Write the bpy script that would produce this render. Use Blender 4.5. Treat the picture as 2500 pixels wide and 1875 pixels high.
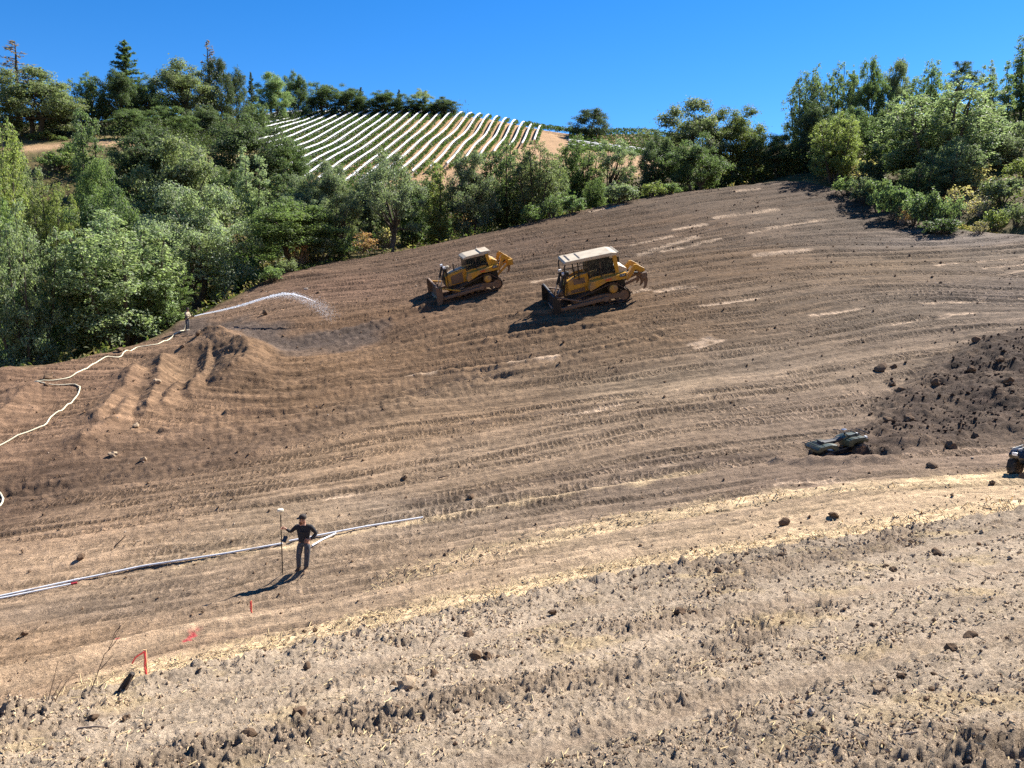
import bpy, bmesh, math, random
import numpy as np
from mathutils import Vector, Matrix, Euler

# ------------------------------------------------------------------ camera, sky, sun, exposure
FPX, PW, PH = 1878.0, 2500.0, 1875.0          # focal length in photo pixels, photo size
PITCH = math.atan((PH / 2 - 720.0) / FPX)     # the horizon lies at row 720
SUN_EL = math.radians(45.0)
SUN_AZ = math.atan2(0.74, 0.67)                # clockwise from +Y
EYE = 1.6

scene = bpy.context.scene
for o in list(bpy.data.objects):
    bpy.data.objects.remove(o)
COL = scene.collection

cam_d = bpy.data.cameras.new('camera')
cam = bpy.data.objects.new('camera', cam_d)
COL.objects.link(cam)
cam_d.sensor_width = 36.0
cam_d.lens = 36.0 * FPX / PW
cam_d.clip_start = 0.1
cam_d.clip_end = 8000.0
cam.location = (0, 0, 0)
cam.rotation_euler = (math.pi / 2 - PITCH, 0, 0)
scene.camera = cam

world = bpy.data.worlds.new('World')
scene.world = world
world.use_nodes = True
wn = world.node_tree
wn.nodes.clear()
w_out = wn.nodes.new('ShaderNodeOutputWorld')
w_bg = wn.nodes.new('ShaderNodeBackground')
w_sky = wn.nodes.new('ShaderNodeTexSky')
w_sky.sky_type = 'NISHITA'
w_sky.sun_disc = False
w_sky.sun_elevation = SUN_EL
w_sky.sun_rotation = SUN_AZ
w_sky.altitude = 1200.0
w_sky.air_density = 0.9
w_sky.dust_density = 0.05
w_sky.ozone_density = 3.6
w_hs = wn.nodes.new('ShaderNodeHueSaturation')
w_hs.inputs['Saturation'].default_value = 1.34
w_hs.inputs['Hue'].default_value = 0.505
w_hs.inputs['Value'].default_value = 1.0
w_bg.inputs['Strength'].default_value = 0.073
wn.links.new(w_sky.outputs['Color'], w_hs.inputs['Color'])
wn.links.new(w_hs.outputs['Color'], w_bg.inputs['Color'])
wn.links.new(w_bg.outputs['Background'], w_out.inputs['Surface'])

sun_d = bpy.data.lights.new('sun', 'SUN')
sun = bpy.data.objects.new('sun', sun_d)
COL.objects.link(sun)
sun_d.energy = 5.0
sun_d.angle = math.radians(0.53)
sun_d.color = (1.0, 0.95, 0.87)
SUN_DIR = Vector((math.sin(SUN_AZ) * math.cos(SUN_EL), math.cos(SUN_AZ) * math.cos(SUN_EL), math.sin(SUN_EL)))
sun.rotation_euler = SUN_DIR.to_track_quat('Z', 'Y').to_euler()

scene.view_settings.view_transform = 'Standard'
scene.view_settings.look = 'None'
scene.view_settings.gamma = 1.0
scene.view_settings.use_curve_mapping = False
scene.view_settings.exposure = 1.4
scene.render.engine = 'CYCLES'
scene.cycles.max_bounces = 8
scene.cycles.diffuse_bounces = 6
scene.cycles.transmission_bounces = 4
scene.cycles.transparent_max_bounces = 6
scene.cycles.use_denoising = False

# ------------------------------------------------------------------ helpers
SP, CP = math.sin(PITCH), math.cos(PITCH)
def ray(u, v):
    """direction through a photo pixel, scaled so that its forward (y) part is 1"""
    a = (u - PW / 2) / FPX
    b = (PH / 2 - v) / FPX
    y = CP + b * SP
    return a / y, (-SP + b * CP) / y
def at(u, v, Y):
    rx, rz = ray(u, v)
    return np.array([rx * Y, Y, rz * Y])

class Perlin:
    def __init__(self, seed):
        r = np.random.RandomState(seed)
        self.p = np.concatenate([r.permutation(512)] * 3).astype(np.int32)
        a = r.rand(512) * 2 * np.pi
        self.gx, self.gy = np.cos(a), np.sin(a)
    def __call__(self, x, y):
        xi = np.floor(x).astype(np.int32); yi = np.floor(y).astype(np.int32)
        xf = x - xi; yf = y - yi
        xi &= 511; yi &= 511
        u = xf * xf * xf * (xf * (xf * 6 - 15) + 10); v = yf * yf * yf * (yf * (yf * 6 - 15) + 10)
        p = self.p
        def gr(ix, iy, dx, dy):
            h = np.take(p, np.take(p, ix) + (iy & 511))
            return np.take(self.gx, h) * dx + np.take(self.gy, h) * dy
        n00 = gr(xi, yi, xf, yf); n10 = gr(xi + 1, yi, xf - 1, yf)
        n01 = gr(xi, yi + 1, xf, yf - 1); n11 = gr(xi + 1, yi + 1, xf - 1, yf - 1)
        return ((n00 * (1 - u) + n10 * u) * (1 - v) + (n01 * (1 - u) + n11 * u) * v) * 1.5
PN = [Perlin(100 + i) for i in range(12)]
def fbm(x, y, k=0, octaves=4, gain=0.5, lac=2.03):
    s = 0.0; a = 1.0
    for i in range(octaves):
        s = s + a * PN[(k + i) % 12](x + 17.3 * i, y - 9.1 * i)
        x = x * lac; y = y * lac; a *= gain
    return s
def sstep(a, b, x):
    t = np.clip((x - a) / (b - a), 0, 1)
    return t * t * (3 - 2 * t)
def smax(a, b, k):
    h = np.clip(0.5 + 0.5 * (a - b) / k, 0, 1)
    return b * (1 - h) + a * h + k * h * (1 - h)
def splus(x, k):
    return np.where(x > 12 * k, x, k * np.log1p(np.exp(np.clip(x / k, -40, 12))))
def seg_dist(px, py, poly):
    """distance to a polyline, and the position along it"""
    best = np.full(np.shape(px), 1e9); along = np.zeros(np.shape(px)); L0 = 0.0
    for (ax, ay), (bx, by) in zip(poly[:-1], poly[1:]):
        dx, dy = bx - ax, by - ay
        L = math.hypot(dx, dy) + 1e-9
        t = np.clip(((px - ax) * dx + (py - ay) * dy) / (L * L), 0, 1)
        d = np.hypot(px - ax - t * dx, py - ay - t * dy)
        m = d < best
        best = np.where(m, d, best); along = np.where(m, L0 + t * L, along)
        L0 += L
    return best, along
def in_poly(px, py, poly):
    inside = np.zeros(np.shape(px), bool)
    n = len(poly)
    for i in range(n):
        x1, y1 = poly[i]; x2, y2 = poly[(i + 1) % n]
        c = ((y1 > py) != (y2 > py))
        xx = (x2 - x1) * (py - y1) / ((y2 - y1) if abs(y2 - y1) > 1e-9 else 1e-9) + x1
        inside ^= c & (px < xx)
    return inside

class RBF:
    def __init__(self, P, val, reg=1e-5):
        self.P = np.asarray(P, float) / 50.0
        n = len(self.P)
        K = self.k(self.P, self.P) + reg * np.eye(n)
        Q = np.c_[np.ones(n), self.P]
        M = np.block([[K, Q], [Q.T, np.zeros((3, 3))]])
        s = np.linalg.solve(M, np.r_[np.asarray(val, float), 0, 0, 0])
        self.w, self.c = s[:n], s[n:]
    @staticmethod
    def k(A, B):
        d2 = ((A[:, None, :] - B[None, :, :]) ** 2).sum(-1)
        return 0.5 * d2 * np.log(d2 + 1e-12)
    def __call__(self, x, y):
        sh = np.shape(x)
        q = np.stack([np.ravel(x), np.ravel(y)], 1) / 50.0
        out = np.empty(len(q))
        for i in range(0, len(q), 60000):
            b = q[i:i + 60000]
            out[i:i + 60000] = self.k(b, self.P) @ self.w + self.c[0] + b @ self.c[1:]
        return out.reshape(sh)

def lin(r, g, b):
    f = lambda c: (c / 255 / 12.92) if c / 255 <= 0.04045 else ((c / 255 + 0.055) / 1.055) ** 2.4
    return (f(r), f(g), f(b))

def mesh_np(name, V, F, smooth=False):
    """mesh from a vertex array and an array of equal-sized faces"""
    V = np.asarray(V, np.float32); F = np.asarray(F, np.int32)
    k = F.shape[1]
    me = bpy.data.meshes.new(name)
    me.vertices.add(len(V)); me.vertices.foreach_set('co', V.ravel())
    me.loops.add(F.size); me.loops.foreach_set('vertex_index', F.ravel())
    me.polygons.add(len(F))
    me.polygons.foreach_set('loop_start', np.arange(0, F.size, k, dtype=np.int32))
    me.polygons.foreach_set('loop_total', np.full(len(F), k, np.int32))
    me.polygons.foreach_set('use_smooth', np.full(len(F), smooth, bool))
    me.update(calc_edges=True)
    return me
def link(name, me, mat=None, parent=None, loc=None):
    o = bpy.data.objects.new(name, me)
    COL.objects.link(o)
    if mat is not None and me is not None and len(me.materials) == 0:
        me.materials.append(mat)
    if parent is not None:
        o.parent = parent
    if loc is not None:
        o.location = loc
    return o
def tag(o, label=None, cat=None, group=None, kind=None):
    if label: o['label'] = label
    if cat: o['category'] = cat
    if group: o['group'] = group
    if kind: o['kind'] = kind
    return o
def empty(name, loc=(0, 0, 0)):
    o = bpy.data.objects.new(name, None)
    o.empty_display_size = 0.2
    COL.objects.link(o)
    o.location = loc
    return o

class MB:
    """collects shapes into one mesh"""
    def __init__(self): self.v = []; self.f = []
    def add(self, vs, fs):
        n = len(self.v)
        self.v += [tuple(p) for p in vs]; self.f += [tuple(i + n for i in q) for q in fs]
        return self
    def box(self, c, s, rot=None, taper=1.0, bev=0.0):
        """box centred at c with full size s; bevelled edges when bev > 0"""
        bm = bmesh.new()
        bmesh.ops.create_cube(bm, size=1.0)
        for v in bm.verts:
            k = taper if v.co.z > 0 else 1.0
            v.co = Vector((v.co.x * s[0] * k, v.co.y * s[1] * k, v.co.z * s[2]))
        if bev > 0:
            bmesh.ops.bevel(bm, geom=bm.edges[:], offset=bev, segments=2, affect='EDGES', profile=0.6)
        R = Euler(rot).to_matrix() if rot else Matrix.Identity(3)
        bm.verts.index_update()
        self.add([R @ v.co + Vector(c) for v in bm.verts], [[v.index for v in f.verts] for f in bm.faces])
        bm.free(); return self
    def prism(self, pts, y0, y1, bev=0.0):
        """outline in x,z extruded from y0 to y1"""
        bm = bmesh.new()
        a = [bm.verts.new((p[0], y0, p[1])) for p in pts]; b = [bm.verts.new((p[0], y1, p[1])) for p in pts]
        n = len(pts)
        bm.faces.new(a[::-1]); bm.faces.new(b)
        for i in range(n): bm.faces.new((a[i], a[(i + 1) % n], b[(i + 1) % n], b[i]))
        bmesh.ops.recalc_face_normals(bm, faces=bm.faces[:])
        if bev > 0: bmesh.ops.bevel(bm, geom=bm.edges[:], offset=bev, segments=2, affect='EDGES', profile=0.6)
        bm.verts.index_update()
        self.add([v.co.copy() for v in bm.verts], [[v.index for v in f.verts] for f in bm.faces])
        bm.free(); return self
    def tube(self, pts, r, n=8, caps=True):
        """round bar along points; r is a number or one radius per point"""
        P = [Vector(p) for p in pts]
        rr = [r] * len(P) if not hasattr(r, '__len__') else list(r)
        base = len(self.v); ref = None
        for i, p in enumerate(P):
            d = (P[min(i + 1, len(P) - 1)] - P[max(i - 1, 0)])
            d = d.normalized() if d.length > 1e-9 else Vector((0, 0, 1))
            if ref is None: ref = d.orthogonal().normalized()
            ref = (ref - d * ref.dot(d))
            ref = ref.normalized() if ref.length > 1e-6 else d.orthogonal().normalized()
            b = d.cross(ref)
            for k in range(n):
                a = 2 * math.pi * k / n
                self.v.append(tuple(p + (ref * math.cos(a) + b * math.sin(a)) * rr[i]))
        for i in range(len(P) - 1):
            for k in range(n):
                k2 = (k + 1) % n
                self.f.append((base + i * n + k, base + i * n + k2, base + (i + 1) * n + k2, base + (i + 1) * n + k))
        if caps:
            self.f.append(tuple(base + k for k in range(n))[::-1])
            self.f.append(tuple(base + (len(P) - 1) * n + k for k in range(n)))
        return self
    def lathe(self, prof, c=(0, 0, 0), axis='z', n=16):
        """profile of (radius, height) turned about an axis through c"""
        base = len(self.v)
        for r, h in prof:
            for k in range(n):
                a = 2 * math.pi * k / n
                p = (r * math.cos(a), r * math.sin(a), h)
                if axis == 'y': p = (p[0], p[2], p[1])
                if axis == 'x': p = (p[2], p[0], p[1])
                self.v.append((p[0] + c[0], p[1] + c[1], p[2] + c[2]))
        for i in range(len(prof) - 1):
            for k in range(n):
                k2 = (k + 1) % n
                self.f.append((base + i * n + k, base + i * n + k2, base + (i + 1) * n + k2, base + (i + 1) * n + k))
        self.f.append(tuple(base + k for k in range(n))[::-1])
        self.f.append(tuple(base + (len(prof) - 1) * n + k for k in range(n)))
        return self
    def build(self, name, mat, parent=None, smooth=False, angle=0.6):
        me = bpy.data.meshes.new(name)
        me.from_pydata(self.v, [], self.f); me.update()
        bm = bmesh.new(); bm.from_mesh(me)
        bmesh.ops.recalc_face_normals(bm, faces=bm.faces[:])
        bm.to_mesh(me); bm.free()
        if smooth:
            me.polygons.foreach_set('use_smooth', np.ones(len(me.polygons), bool))
            me.set_sharp_from_angle(angle=angle)
        return link(name, me, mat, parent)

# ------------------------------------------------------------------ materials
def nodes_of(name):
    m = bpy.data.materials.new(name); m.use_nodes = True
    nt = m.node_tree; nt.nodes.clear()
    out = nt.nodes.new('ShaderNodeOutputMaterial')
    return m, nt, out
def mat_simple(name, col, rough=0.6, metal=0.0, spec=0.4, dirt=0.0, dirt_col=(0.10, 0.07, 0.045), scale=6.0, bump=0.0, var=0.12):
    """coloured surface with uneven tone, optional dust in blotches and fine relief"""
    m, nt, out = nodes_of(name); N = nt.nodes.new; L = nt.links.new
    b = N('ShaderNodeBsdfPrincipled'); b.inputs['Roughness'].default_value = rough
    b.inputs['Metallic'].default_value = metal; b.inputs['Specular IOR Level'].default_value = spec
    tc = N('ShaderNodeTexCoord'); no = N('ShaderNodeTexNoise'); no.inputs['Scale'].default_value = scale
    no.inputs['Detail'].default_value = 6
    L(tc.outputs['Object'], no.inputs['Vector'])
    mr = N('ShaderNodeMapRange'); mr.inputs['From Min'].default_value = 0.3; mr.inputs['From Max'].default_value = 0.7
    mr.inputs['To Min'].default_value = 1 - var; mr.inputs['To Max'].default_value = 1 + var
    L(no.outputs['Fac'], mr.inputs['Value'])
    mx = N('ShaderNodeMix'); mx.data_type = 'RGBA'; mx.blend_type = 'MULTIPLY'; mx.inputs['Factor'].default_value = 1
    mx.inputs['A'].default_value = (*col, 1); L(mr.outputs['Result'], mx.inputs['B'])
    last = mx.outputs['Result']
    if dirt > 0:
        n2 = N('ShaderNodeTexNoise'); n2.inputs['Scale'].default_value = scale * 0.6; n2.inputs['Detail'].default_value = 8
        n2.inputs['Roughness'].default_value = 0.7
        L(tc.outputs['Object'], n2.inputs['Vector'])
        r2 = N('ShaderNodeMapRange'); r2.inputs['From Min'].default_value = 0.62 - 0.4 * dirt; r2.inputs['From Max'].default_value = 0.78 - 0.3 * dirt
        L(n2.outputs['Fac'], r2.inputs['Value'])
        m2 = N('ShaderNodeMix'); m2.data_type = 'RGBA'; m2.inputs['B'].default_value = (*dirt_col, 1)
        L(r2.outputs['Result'], m2.inputs['Factor']); L(last, m2.inputs['A']); last = m2.outputs['Result']
    L(last, b.inputs['Base Color'])
    if bump > 0:
        bp = N('ShaderNodeBump'); bp.inputs['Strength'].default_value = bump; bp.inputs['Distance'].default_value = 0.02
        L(no.outputs['Fac'], bp.inputs['Height']); L(bp.outputs['Normal'], b.inputs['Normal'])
    L(b.outputs['BSDF'], out.inputs['Surface'])
    return m
# ------------------------------------------------------------------ the lie of the land
# graded hillside: surface points seen in the photograph with their distance
A_PTS = [(0,1730,16),(350,1650,16.6),(1000,1500,17.4),(1500,1390,18),(2000,1310,18.3),(2500,1235,19),
 (0,1600,19.2),(400,1570,19),(0,1460,23.5),(740,1480,20.6),(740,1405,23),(300,1420,24.3),(1000,1430,20),(1000,1330,25),
 (1300,1350,22),(1300,1250,27),(1700,1300,21),(1700,1200,27),(2060,1122,27.5),(2060,1220,22),(2490,1140,24.5),(2500,1190,21.8),
 (2500,1080,28.5),(2300,1050,31),(2500,950,34),(2500,830,39.5),(2500,700,49),(2500,600,61),(2500,570,66),
 (2200,1000,34),(2200,900,39.5),(2200,800,45.5),(2200,700,54),(2200,600,67),
 (1700,1100,31.5),(1700,1000,36.5),(1700,900,42.3),(1700,800,48.8),(1700,700,57.5),(1700,600,70),(1700,500,89),(1920,440,103),(2000,520,86),
 (1300,1100,34),(1300,1000,39.6),(1300,900,45.6),(1300,800,52.3),(1440,735,57),(1300,700,61.5),(1300,620,72),(1300,540,90),(1500,495,95),
 (1150,708,62.5),(1000,1200,30.3),(1000,1100,35.8),(1000,1000,41.5),(1000,900,48),(1000,800,55),(1000,700,65.5),(1000,605,82),
 (700,1200,30.8),(700,1100,36.3),(700,1000,41.7),(700,900,47.8),(700,820,54),(700,740,62),(700,665,73),
 (400,1200,32),(400,1100,37),(400,1000,42.3),(400,900,49),(458,812,59.5),(200,1100,37.5),(200,1000,42.6),(200,900,48.8),
 (0,1330,28.5),(0,1240,33),(0,1100,38),(0,1000,42.8),(0,930,46.5)]
_a = np.array([at(*p) for p in A_PTS])
RA = RBF(_a[:, :2], _a[:, 2], 2e-4)
# upper rim of the cleared ground
RIM_PX = [(-250,960,43),(0,905,47.5),(130,865,50.5),(250,835,54),(340,802,57.5),(450,785,61.5),(560,722,67),(700,662,73.5),(850,620,78),(1000,600,82),
 (1150,567,86),(1300,538,90),(1500,493,95.5),(1700,460,100),(1900,437,104),(1960,442,103),(2080,480,95),(2150,518,86),(2250,545,79),(2350,560,72),(2500,568,66),(2800,585,58)]
RIM = [tuple(at(*p)[:2]) for p in RIM_PX]
CLEARED = RIM + [(120, 20), (60, -60), (-60, -60), (-90, 10)]
# wooded slopes, ravine and vineyard hill beyond
def g(u, Y, z): return np.array([ray(u, 720)[0] * Y, Y, z])
B_PTS = [at(100,360,140),at(300,350,140),at(100,400,124),at(-250,380,130),at(0,330,152),at(200,335,152),at(420,330,166),at(560,305,192),
 at(690,300,212),at(680,284,226),at(830,280,230),at(1000,278,235),at(1200,292,240),at(1310,315,245),at(1450,328,250),at(1600,330,248),
 at(760,360,182),at(850,400,168),at(1020,440,158),at(1100,360,193),at(1200,395,184),at(1200,340,215),at(1350,368,206),at(1000,340,200),at(1500,362,226),at(900,330,200),
 g(-200,60,-9),g(50,66,-7.5),g(300,68,-6),g(465,74,-2.5),g(100,85,-3),g(465,92,1),g(100,105,7),g(465,115,10),g(725,80,3.0),g(725,100,5),g(725,140,17),
 g(900,98,6),g(900,130,15),g(1200,106,9),g(1200,150,21),g(1500,112,12),g(1500,160,24),g(1500,195,34),g(1750,120,16),g(1750,170,26),g(1750,230,38),
 at(1950,430,110),at(2100,455,101),at(2200,495,90.5),at(2300,522,82),at(2450,470,84),at(2450,400,98),at(2450,330,116),at(2300,380,118),at(2100,380,130),at(2500,290,130),at(2650,520,66),at(2800,400,80),
 at(2350,290,150),at(2100,300,160),at(1900,360,140),at(2600,250,150),
 np.array([-150,300,40]),np.array([0,300,45]),np.array([120,300,40]),np.array([150,200,45]),np.array([-170,150,28]),np.array([-110,60,-2]),
 np.array([0,50,-20]),np.array([-40,30,-18]),np.array([40,30,-14]),np.array([30,70,-8])]
_b = np.array(B_PTS)
RB = RBF(_b[:, :2], _b[:, 2], 3e-4)
# crest of the bank the photographer stands on
CREST_PX = [(-400,1832,6.6),(0,1740,7.9),(500,1620,9.6),(1000,1510,11.2),(1500,1400,13.5),(2000,1320,14.9),(2500,1243,16.4),(2900,1180,17.6)]
CREST = [tuple(at(*p)[:2]) for p in CREST_PX]
_cx = np.array([-60.0] + [c[0] for c in CREST] + [80.0]); _cy = np.array([-20.0] + [c[1] for c in CREST] + [34.0])
def crest_d(x, y):
    """metres past the crest of the near bank (negative on the bank)"""
    return (y - np.interp(x, _cx, _cy)) * 0.86
_bk = np.array([at(*p) for p in CREST_PX] + [at(0,1875,6.0), at(1250,1875,4.5), at(2500,1875,3.9), at(1250,1600,8.6), at(2000,1500,8.9), at(500,1750,6.9)] + [np.array([0, 0, -1.6]), np.array([0, -20, 3.0]), np.array([-20, -15, -1.0]), np.array([25, -10, 3.2])])
RK = RBF(_bk[:, :2], _bk[:, 2], 3e-3)
def bank(x, y, k0):
    d = crest_d(x, y)
    return k0 - 0.50 * splus(d - 0.15, 0.25) - 0.012 * np.clip(d, 0, 60) ** 2
def rim_sd(x, y):
    """metres outside the rim (negative on the cleared ground)"""
    d, _ = seg_dist(x, y, RIM)
    return np.where(in_poly(x, y, CLEARED), -d, d)
def base_fields(x, y):
    """the smooth surfaces the land is made of"""
    return [RK(x, np.minimum(y, np.interp(x, _cx, _cy) + 1.5)), RA(np.clip(x, -60, 75), np.clip(y, 10, 125)), RB(np.clip(x, -190, 170), np.clip(y, 20, 300))]
def H0(x, y, parts=False, fields=None):
    x = np.asarray(x, float); y = np.asarray(y, float)
    k0, a, b = fields if fields is not None else base_fields(x, y)
    k = bank(x, y, k0)
    rd = rim_sd(x, y)
    a2 = a - 0.55 * splus(rd - 0.5, 0.8)
    far = np.clip(np.hypot(x, y - 240) - 230, 0, 4000)
    b = b - 0.12 * far
    b = b - 12 * sstep(-4, -16, rd)                 # the wooded ground never rises through the graded slope
    m = smax(a2, b, 0.8)
    m = np.where(y < 10, m - (10 - y) * 1.0, m)
    z = smax(k, m, 0.35)
    if parts: return z, k, m, a2, b, rd
    return z
def hit(u, v, y0=3.0, y1=330.0):
    """where the sight line through a photo pixel meets the land"""
    rx, rz = ray(u, v)
    Y = np.geomspace(y0, y1, 700)
    d = H0(rx * Y, Y) - rz * Y
    i = np.argmax(d > 0)
    if d[i] <= 0: i = len(Y) - 1
    if i == 0: return np.array([rx * Y[0], Y[0], rz * Y[0]])
    t = d[i - 1] / (d[i - 1] - d[i])
    y = Y[i - 1] + t * (Y[i] - Y[i - 1])
    return np.array([rx * y, y, rz * y])
def hits(px, **k): return [tuple(hit(u, v, **k)[:2]) for u, v in px]
# ------------------------------------------------------------------ tracks, furrows, berms and soil colours
# lines along which the bulldozers drove (photo pixels), turned into ground lines
LANES = [[(1000,640),(1300,572),(1600,522),(1880,480)],[(900,705),(1150,655),(1400,612),(1613,590),(1830,548),(2050,520)],
 [(690,770),(900,745),(1150,700),(1400,662),(1700,618),(2000,590),(2300,590)],[(620,850),(760,850),(900,812),(1060,775),(1440,728),(1700,683),(1960,655),(2300,640),(2480,632)],
 [(560,900),(690,898),(800,878),(900,852),(1052,826),(1233,792),(1500,760),(1816,715),(2223,680),(2480,690)],
 [(480,960),(600,962),(826,942),(1052,916),(1346,878),(1594,832),(1900,800),(2268,738)],[(420,1040),(600,1032),(826,1000),(1188,955),(1594,892),(1907,850),(2250,800)],
 [(300,1140),(600,1100),(900,1050),(1250,1010),(1594,965),(1907,925),(2150,880)],[(0,1290),(300,1250),(600,1205),(800,1172),(1233,1092),(1594,1020),(1907,985),(2100,960)],
 [(0,1400),(400,1335),(760,1290),(960,1262),(1188,1222),(1594,1155),(1950,1105),(2300,1085)],[(0,1520),(500,1440),(1000,1345),(1500,1260),(2000,1185),(2490,1150)],[(0,1650),(500,1530),(1000,1440),(1500,1345),(2000,1270),(2490,1210)]]
_lp, _lv = [], []
for ln in LANES:
    w = [hit(u, v) for u, v in ln]
    s = float(np.interp(1300, [p[0] for p in ln], [q[1] for q in w]))
    for q in w: _lp.append(q[:2]); _lv.append(s)
RS = RBF(_lp, _lv, 3e-4)

def lanes_wave(s, t, y):
    """relief left by blades and tracks: windrows along the lanes and bar prints across them"""
    z = 0.13 * PN[0](s * 0.62, t * 0.03) + 0.08 * PN[1](s * 1.5, t * 0.04) + 0.05 * PN[2](s * 3.4, t * 0.07)
    return z
def track_mask(s, t):
    lane = s / 1.05
    li = np.floor(lane); f = lane - li
    r = np.sin(li * 127.1 + 3.1) * 43758.5453; r = r - np.floor(r)
    on = sstep(-0.30, 0.0, PN[3](li * 7.77 + 0.5, t * 0.10)) * (r > 0.12) * (0.35 + 0.65 * sstep(-0.45, 0.15, PN[8](s * 0.9, t * 0.55)))
    strip = sstep(0.04, 0.14, f) * sstep(0.82, 0.70, f)
    return on * strip, li, r

WET = hits([(470,800),(560,800),(640,815),(720,830),(800,820),(880,800)])
PILE = hits([(2020,1118),(2120,985),(2230,905),(2360,835),(2480,800)]) + [(36, 40), (30, 27)] + hits([(2480,1080),(2300,1105)])
DARKBAND = hits([(0,1205),(150,1190),(300,1165),(500,1120),(650,1080),(780,1040),(900,1005)])
DAMP = hits([(1000,1232),(1200,1195),(1400,1160),(1600,1132),(1800,1118),(2000,1112)])
STRAW1 = hits([(960,1420),(1200,1345),(1450,1290),(1800,1228),(2200,1185),(2490,1158)])
STRAW2 = hits([(440,1380),(560,1348),(690,1338),(850,1305),(1000,1272),(1300,1218),(1700,1150)])
STRAW3 = hits([(250,1668),(400,1632),(600,1585),(800,1538),(1000,1494),(1250,1440),(1500,1386),(1750,1346),(2000,1306),(2250,1268),(2490,1230)])
ROAD = hits([(0,1660),(500,1525),(1000,1440),(1500,1352),(2000,1275),(2490,1212)])
SCRAPES = [[(1613,612),(1680,600),(1758,583)],[(1560,620),(1608,606),(1700,580)],[(1830,569),(1900,552)],[(1895,555),(1950,545),(2010,535)],[(1750,530),(1830,520),(1895,510)],
 [(1445,517),(1490,508),(1530,497)],[(1795,466),(1850,460)],[(1850,622),(1920,615),(1975,611)],[(2395,640),(2440,634),(2520,622)],[(2405,655),(2520,646)],[(2450,668),(2520,660)],[(2300,772),(2370,762)],
 [(2180,790),(2260,776)],[(1700,848),(1760,830)],[(1690,838),(1740,828)],[(1375,1012),(1440,1003),(1510,990)],[(1600,711),(1700,697)],[(2260,740),(2400,732)],[(2482,727),(2530,724)],[(1480,725),(1580,705)],[(1540,600),(1640,578)],
 [(1250,890),(1350,878)],[(990,925),(1060,915)],[(1300,690),(1400,672)],[(2290,648),(2330,644)],[(1650,560),(1720,548)],[(1900,1180),(2080,1172)],[(1500,1150),(1700,1126)],[(800,1215),(880,1205)],[(1720,745),(1850,728)],[(1980,770),(2100,752)]]
SCRAPES = [hits(s) for s in SCRAPES]
BERM = [ # ridge of pushed soil at the lower left: line, half width, height
 (hits([(0,925),(120,880),(230,850),(330,815),(440,805)]), 1.6, 0.75),
 (hits([(505,836),(560,842),(610,868),(590,915)]), 1.9, 1.15),
 (hits([(470,960),(500,900),(520,835)]), 0.9, 0.6),
 (hits([(395,880),(385,950),(360,1010)]), 0.8, 0.65),(hits([(330,905),(300,960),(240,1030)]), 0.8, 0.6),(hits([(320,985),(290,1030),(200,1080)]), 0.8, 0.5),
 (hits([(490,900),(430,950),(400,1000)]), 0.7, 0.5),(hits([(60,960),(20,1010),(-40,1050)]), 1.3, 0.5)]
BOWL = [(hits([(700,835),(800,830),(900,815)]), 2.6, 0.7), (hits([(480,880),(470,915)]), 1.5, 0.6), (hits([(330,880),(380,900)]), 1.0, 0.3), (hits([(1990,1106),(2130,1104)]), 0.8, 0.42)]
PIPE_CUT = hits([(1900,1128),(2000,1127),(2170,1124)])
FURROWS = [hits(p) for p in ([(600,880),(690,886),(781,872),(898,838),(1052,813),(1233,777),(1420,752)],[(560,915),(660,922),(780,912),(916,880),(1052,855),(1233,825),(1500,790)],
 [(500,960),(600,962),(826,944),(1052,917),(1346,879),(1594,831)],[(560,1010),(700,1000),(826,985),(1000,955),(1188,930)],[(400,1060),(600,1039),(826,1003),(1000,975)],[(820,800),(950,775),(1060,752),(1150,735)],[(1000,760),(1150,748),(1300,730)])]
NETEND = hit(1200, 300)

# soil tones: photo pixel -> ground tone (as albedo)
TONES = [(300,1700,168,142,112),(150,1600,172,140,106),(500,1560,170,140,108),(300,1480,140,118,95),(740,1440,150,126,100),(1000,1400,158,132,103),(1500,1330,165,140,110),(2000,1260,182,154,118),(2450,1200,186,158,120),
 (200,1350,160,132,102),(600,1300,152,128,100),(200,1280,158,128,98),(1000,1250,140,120,98),(1500,1190,128,108,88),(2000,1160,130,108,88),(2450,1130,140,116,94),
 (100,1180,108,84,64),(500,1100,118,93,71),(100,1050,136,106,80),(400,1000,146,114,84),(200,920,140,108,82),(450,900,142,112,82),(700,960,126,98,70),(1000,860,128,99,70),(700,880,132,102,72),(900,780,126,96,68),
 (600,760,152,120,92),(800,700,138,106,82),(1000,650,124,97,74),(1200,600,116,90,68),(1300,680,116,90,64),(1500,550,112,86,60),(1800,480,108,86,64),(1950,460,110,88,68),(2100,530,116,96,76),
 (900,1100,148,120,90),(1100,1020,146,118,88),(1200,1120,142,118,92),(1400,1060,146,122,96),(1300,960,140,114,86),(1600,930,140,118,92),(1900,900,142,120,96),(1600,820,126,100,72),(1500,760,118,90,60),(1900,740,118,96,72),(1800,640,114,88,60),(2200,640,122,98,70),(2200,760,128,108,86),(2450,720,124,106,90),(2450,620,128,108,86),(2400,580,128,112,98),(2000,1000,136,114,92)]
_tp = np.array([hit(p[0], p[1])[:2] for p in TONES]); _tc = np.array([lin(*p[2:]) for p in TONES])

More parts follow.
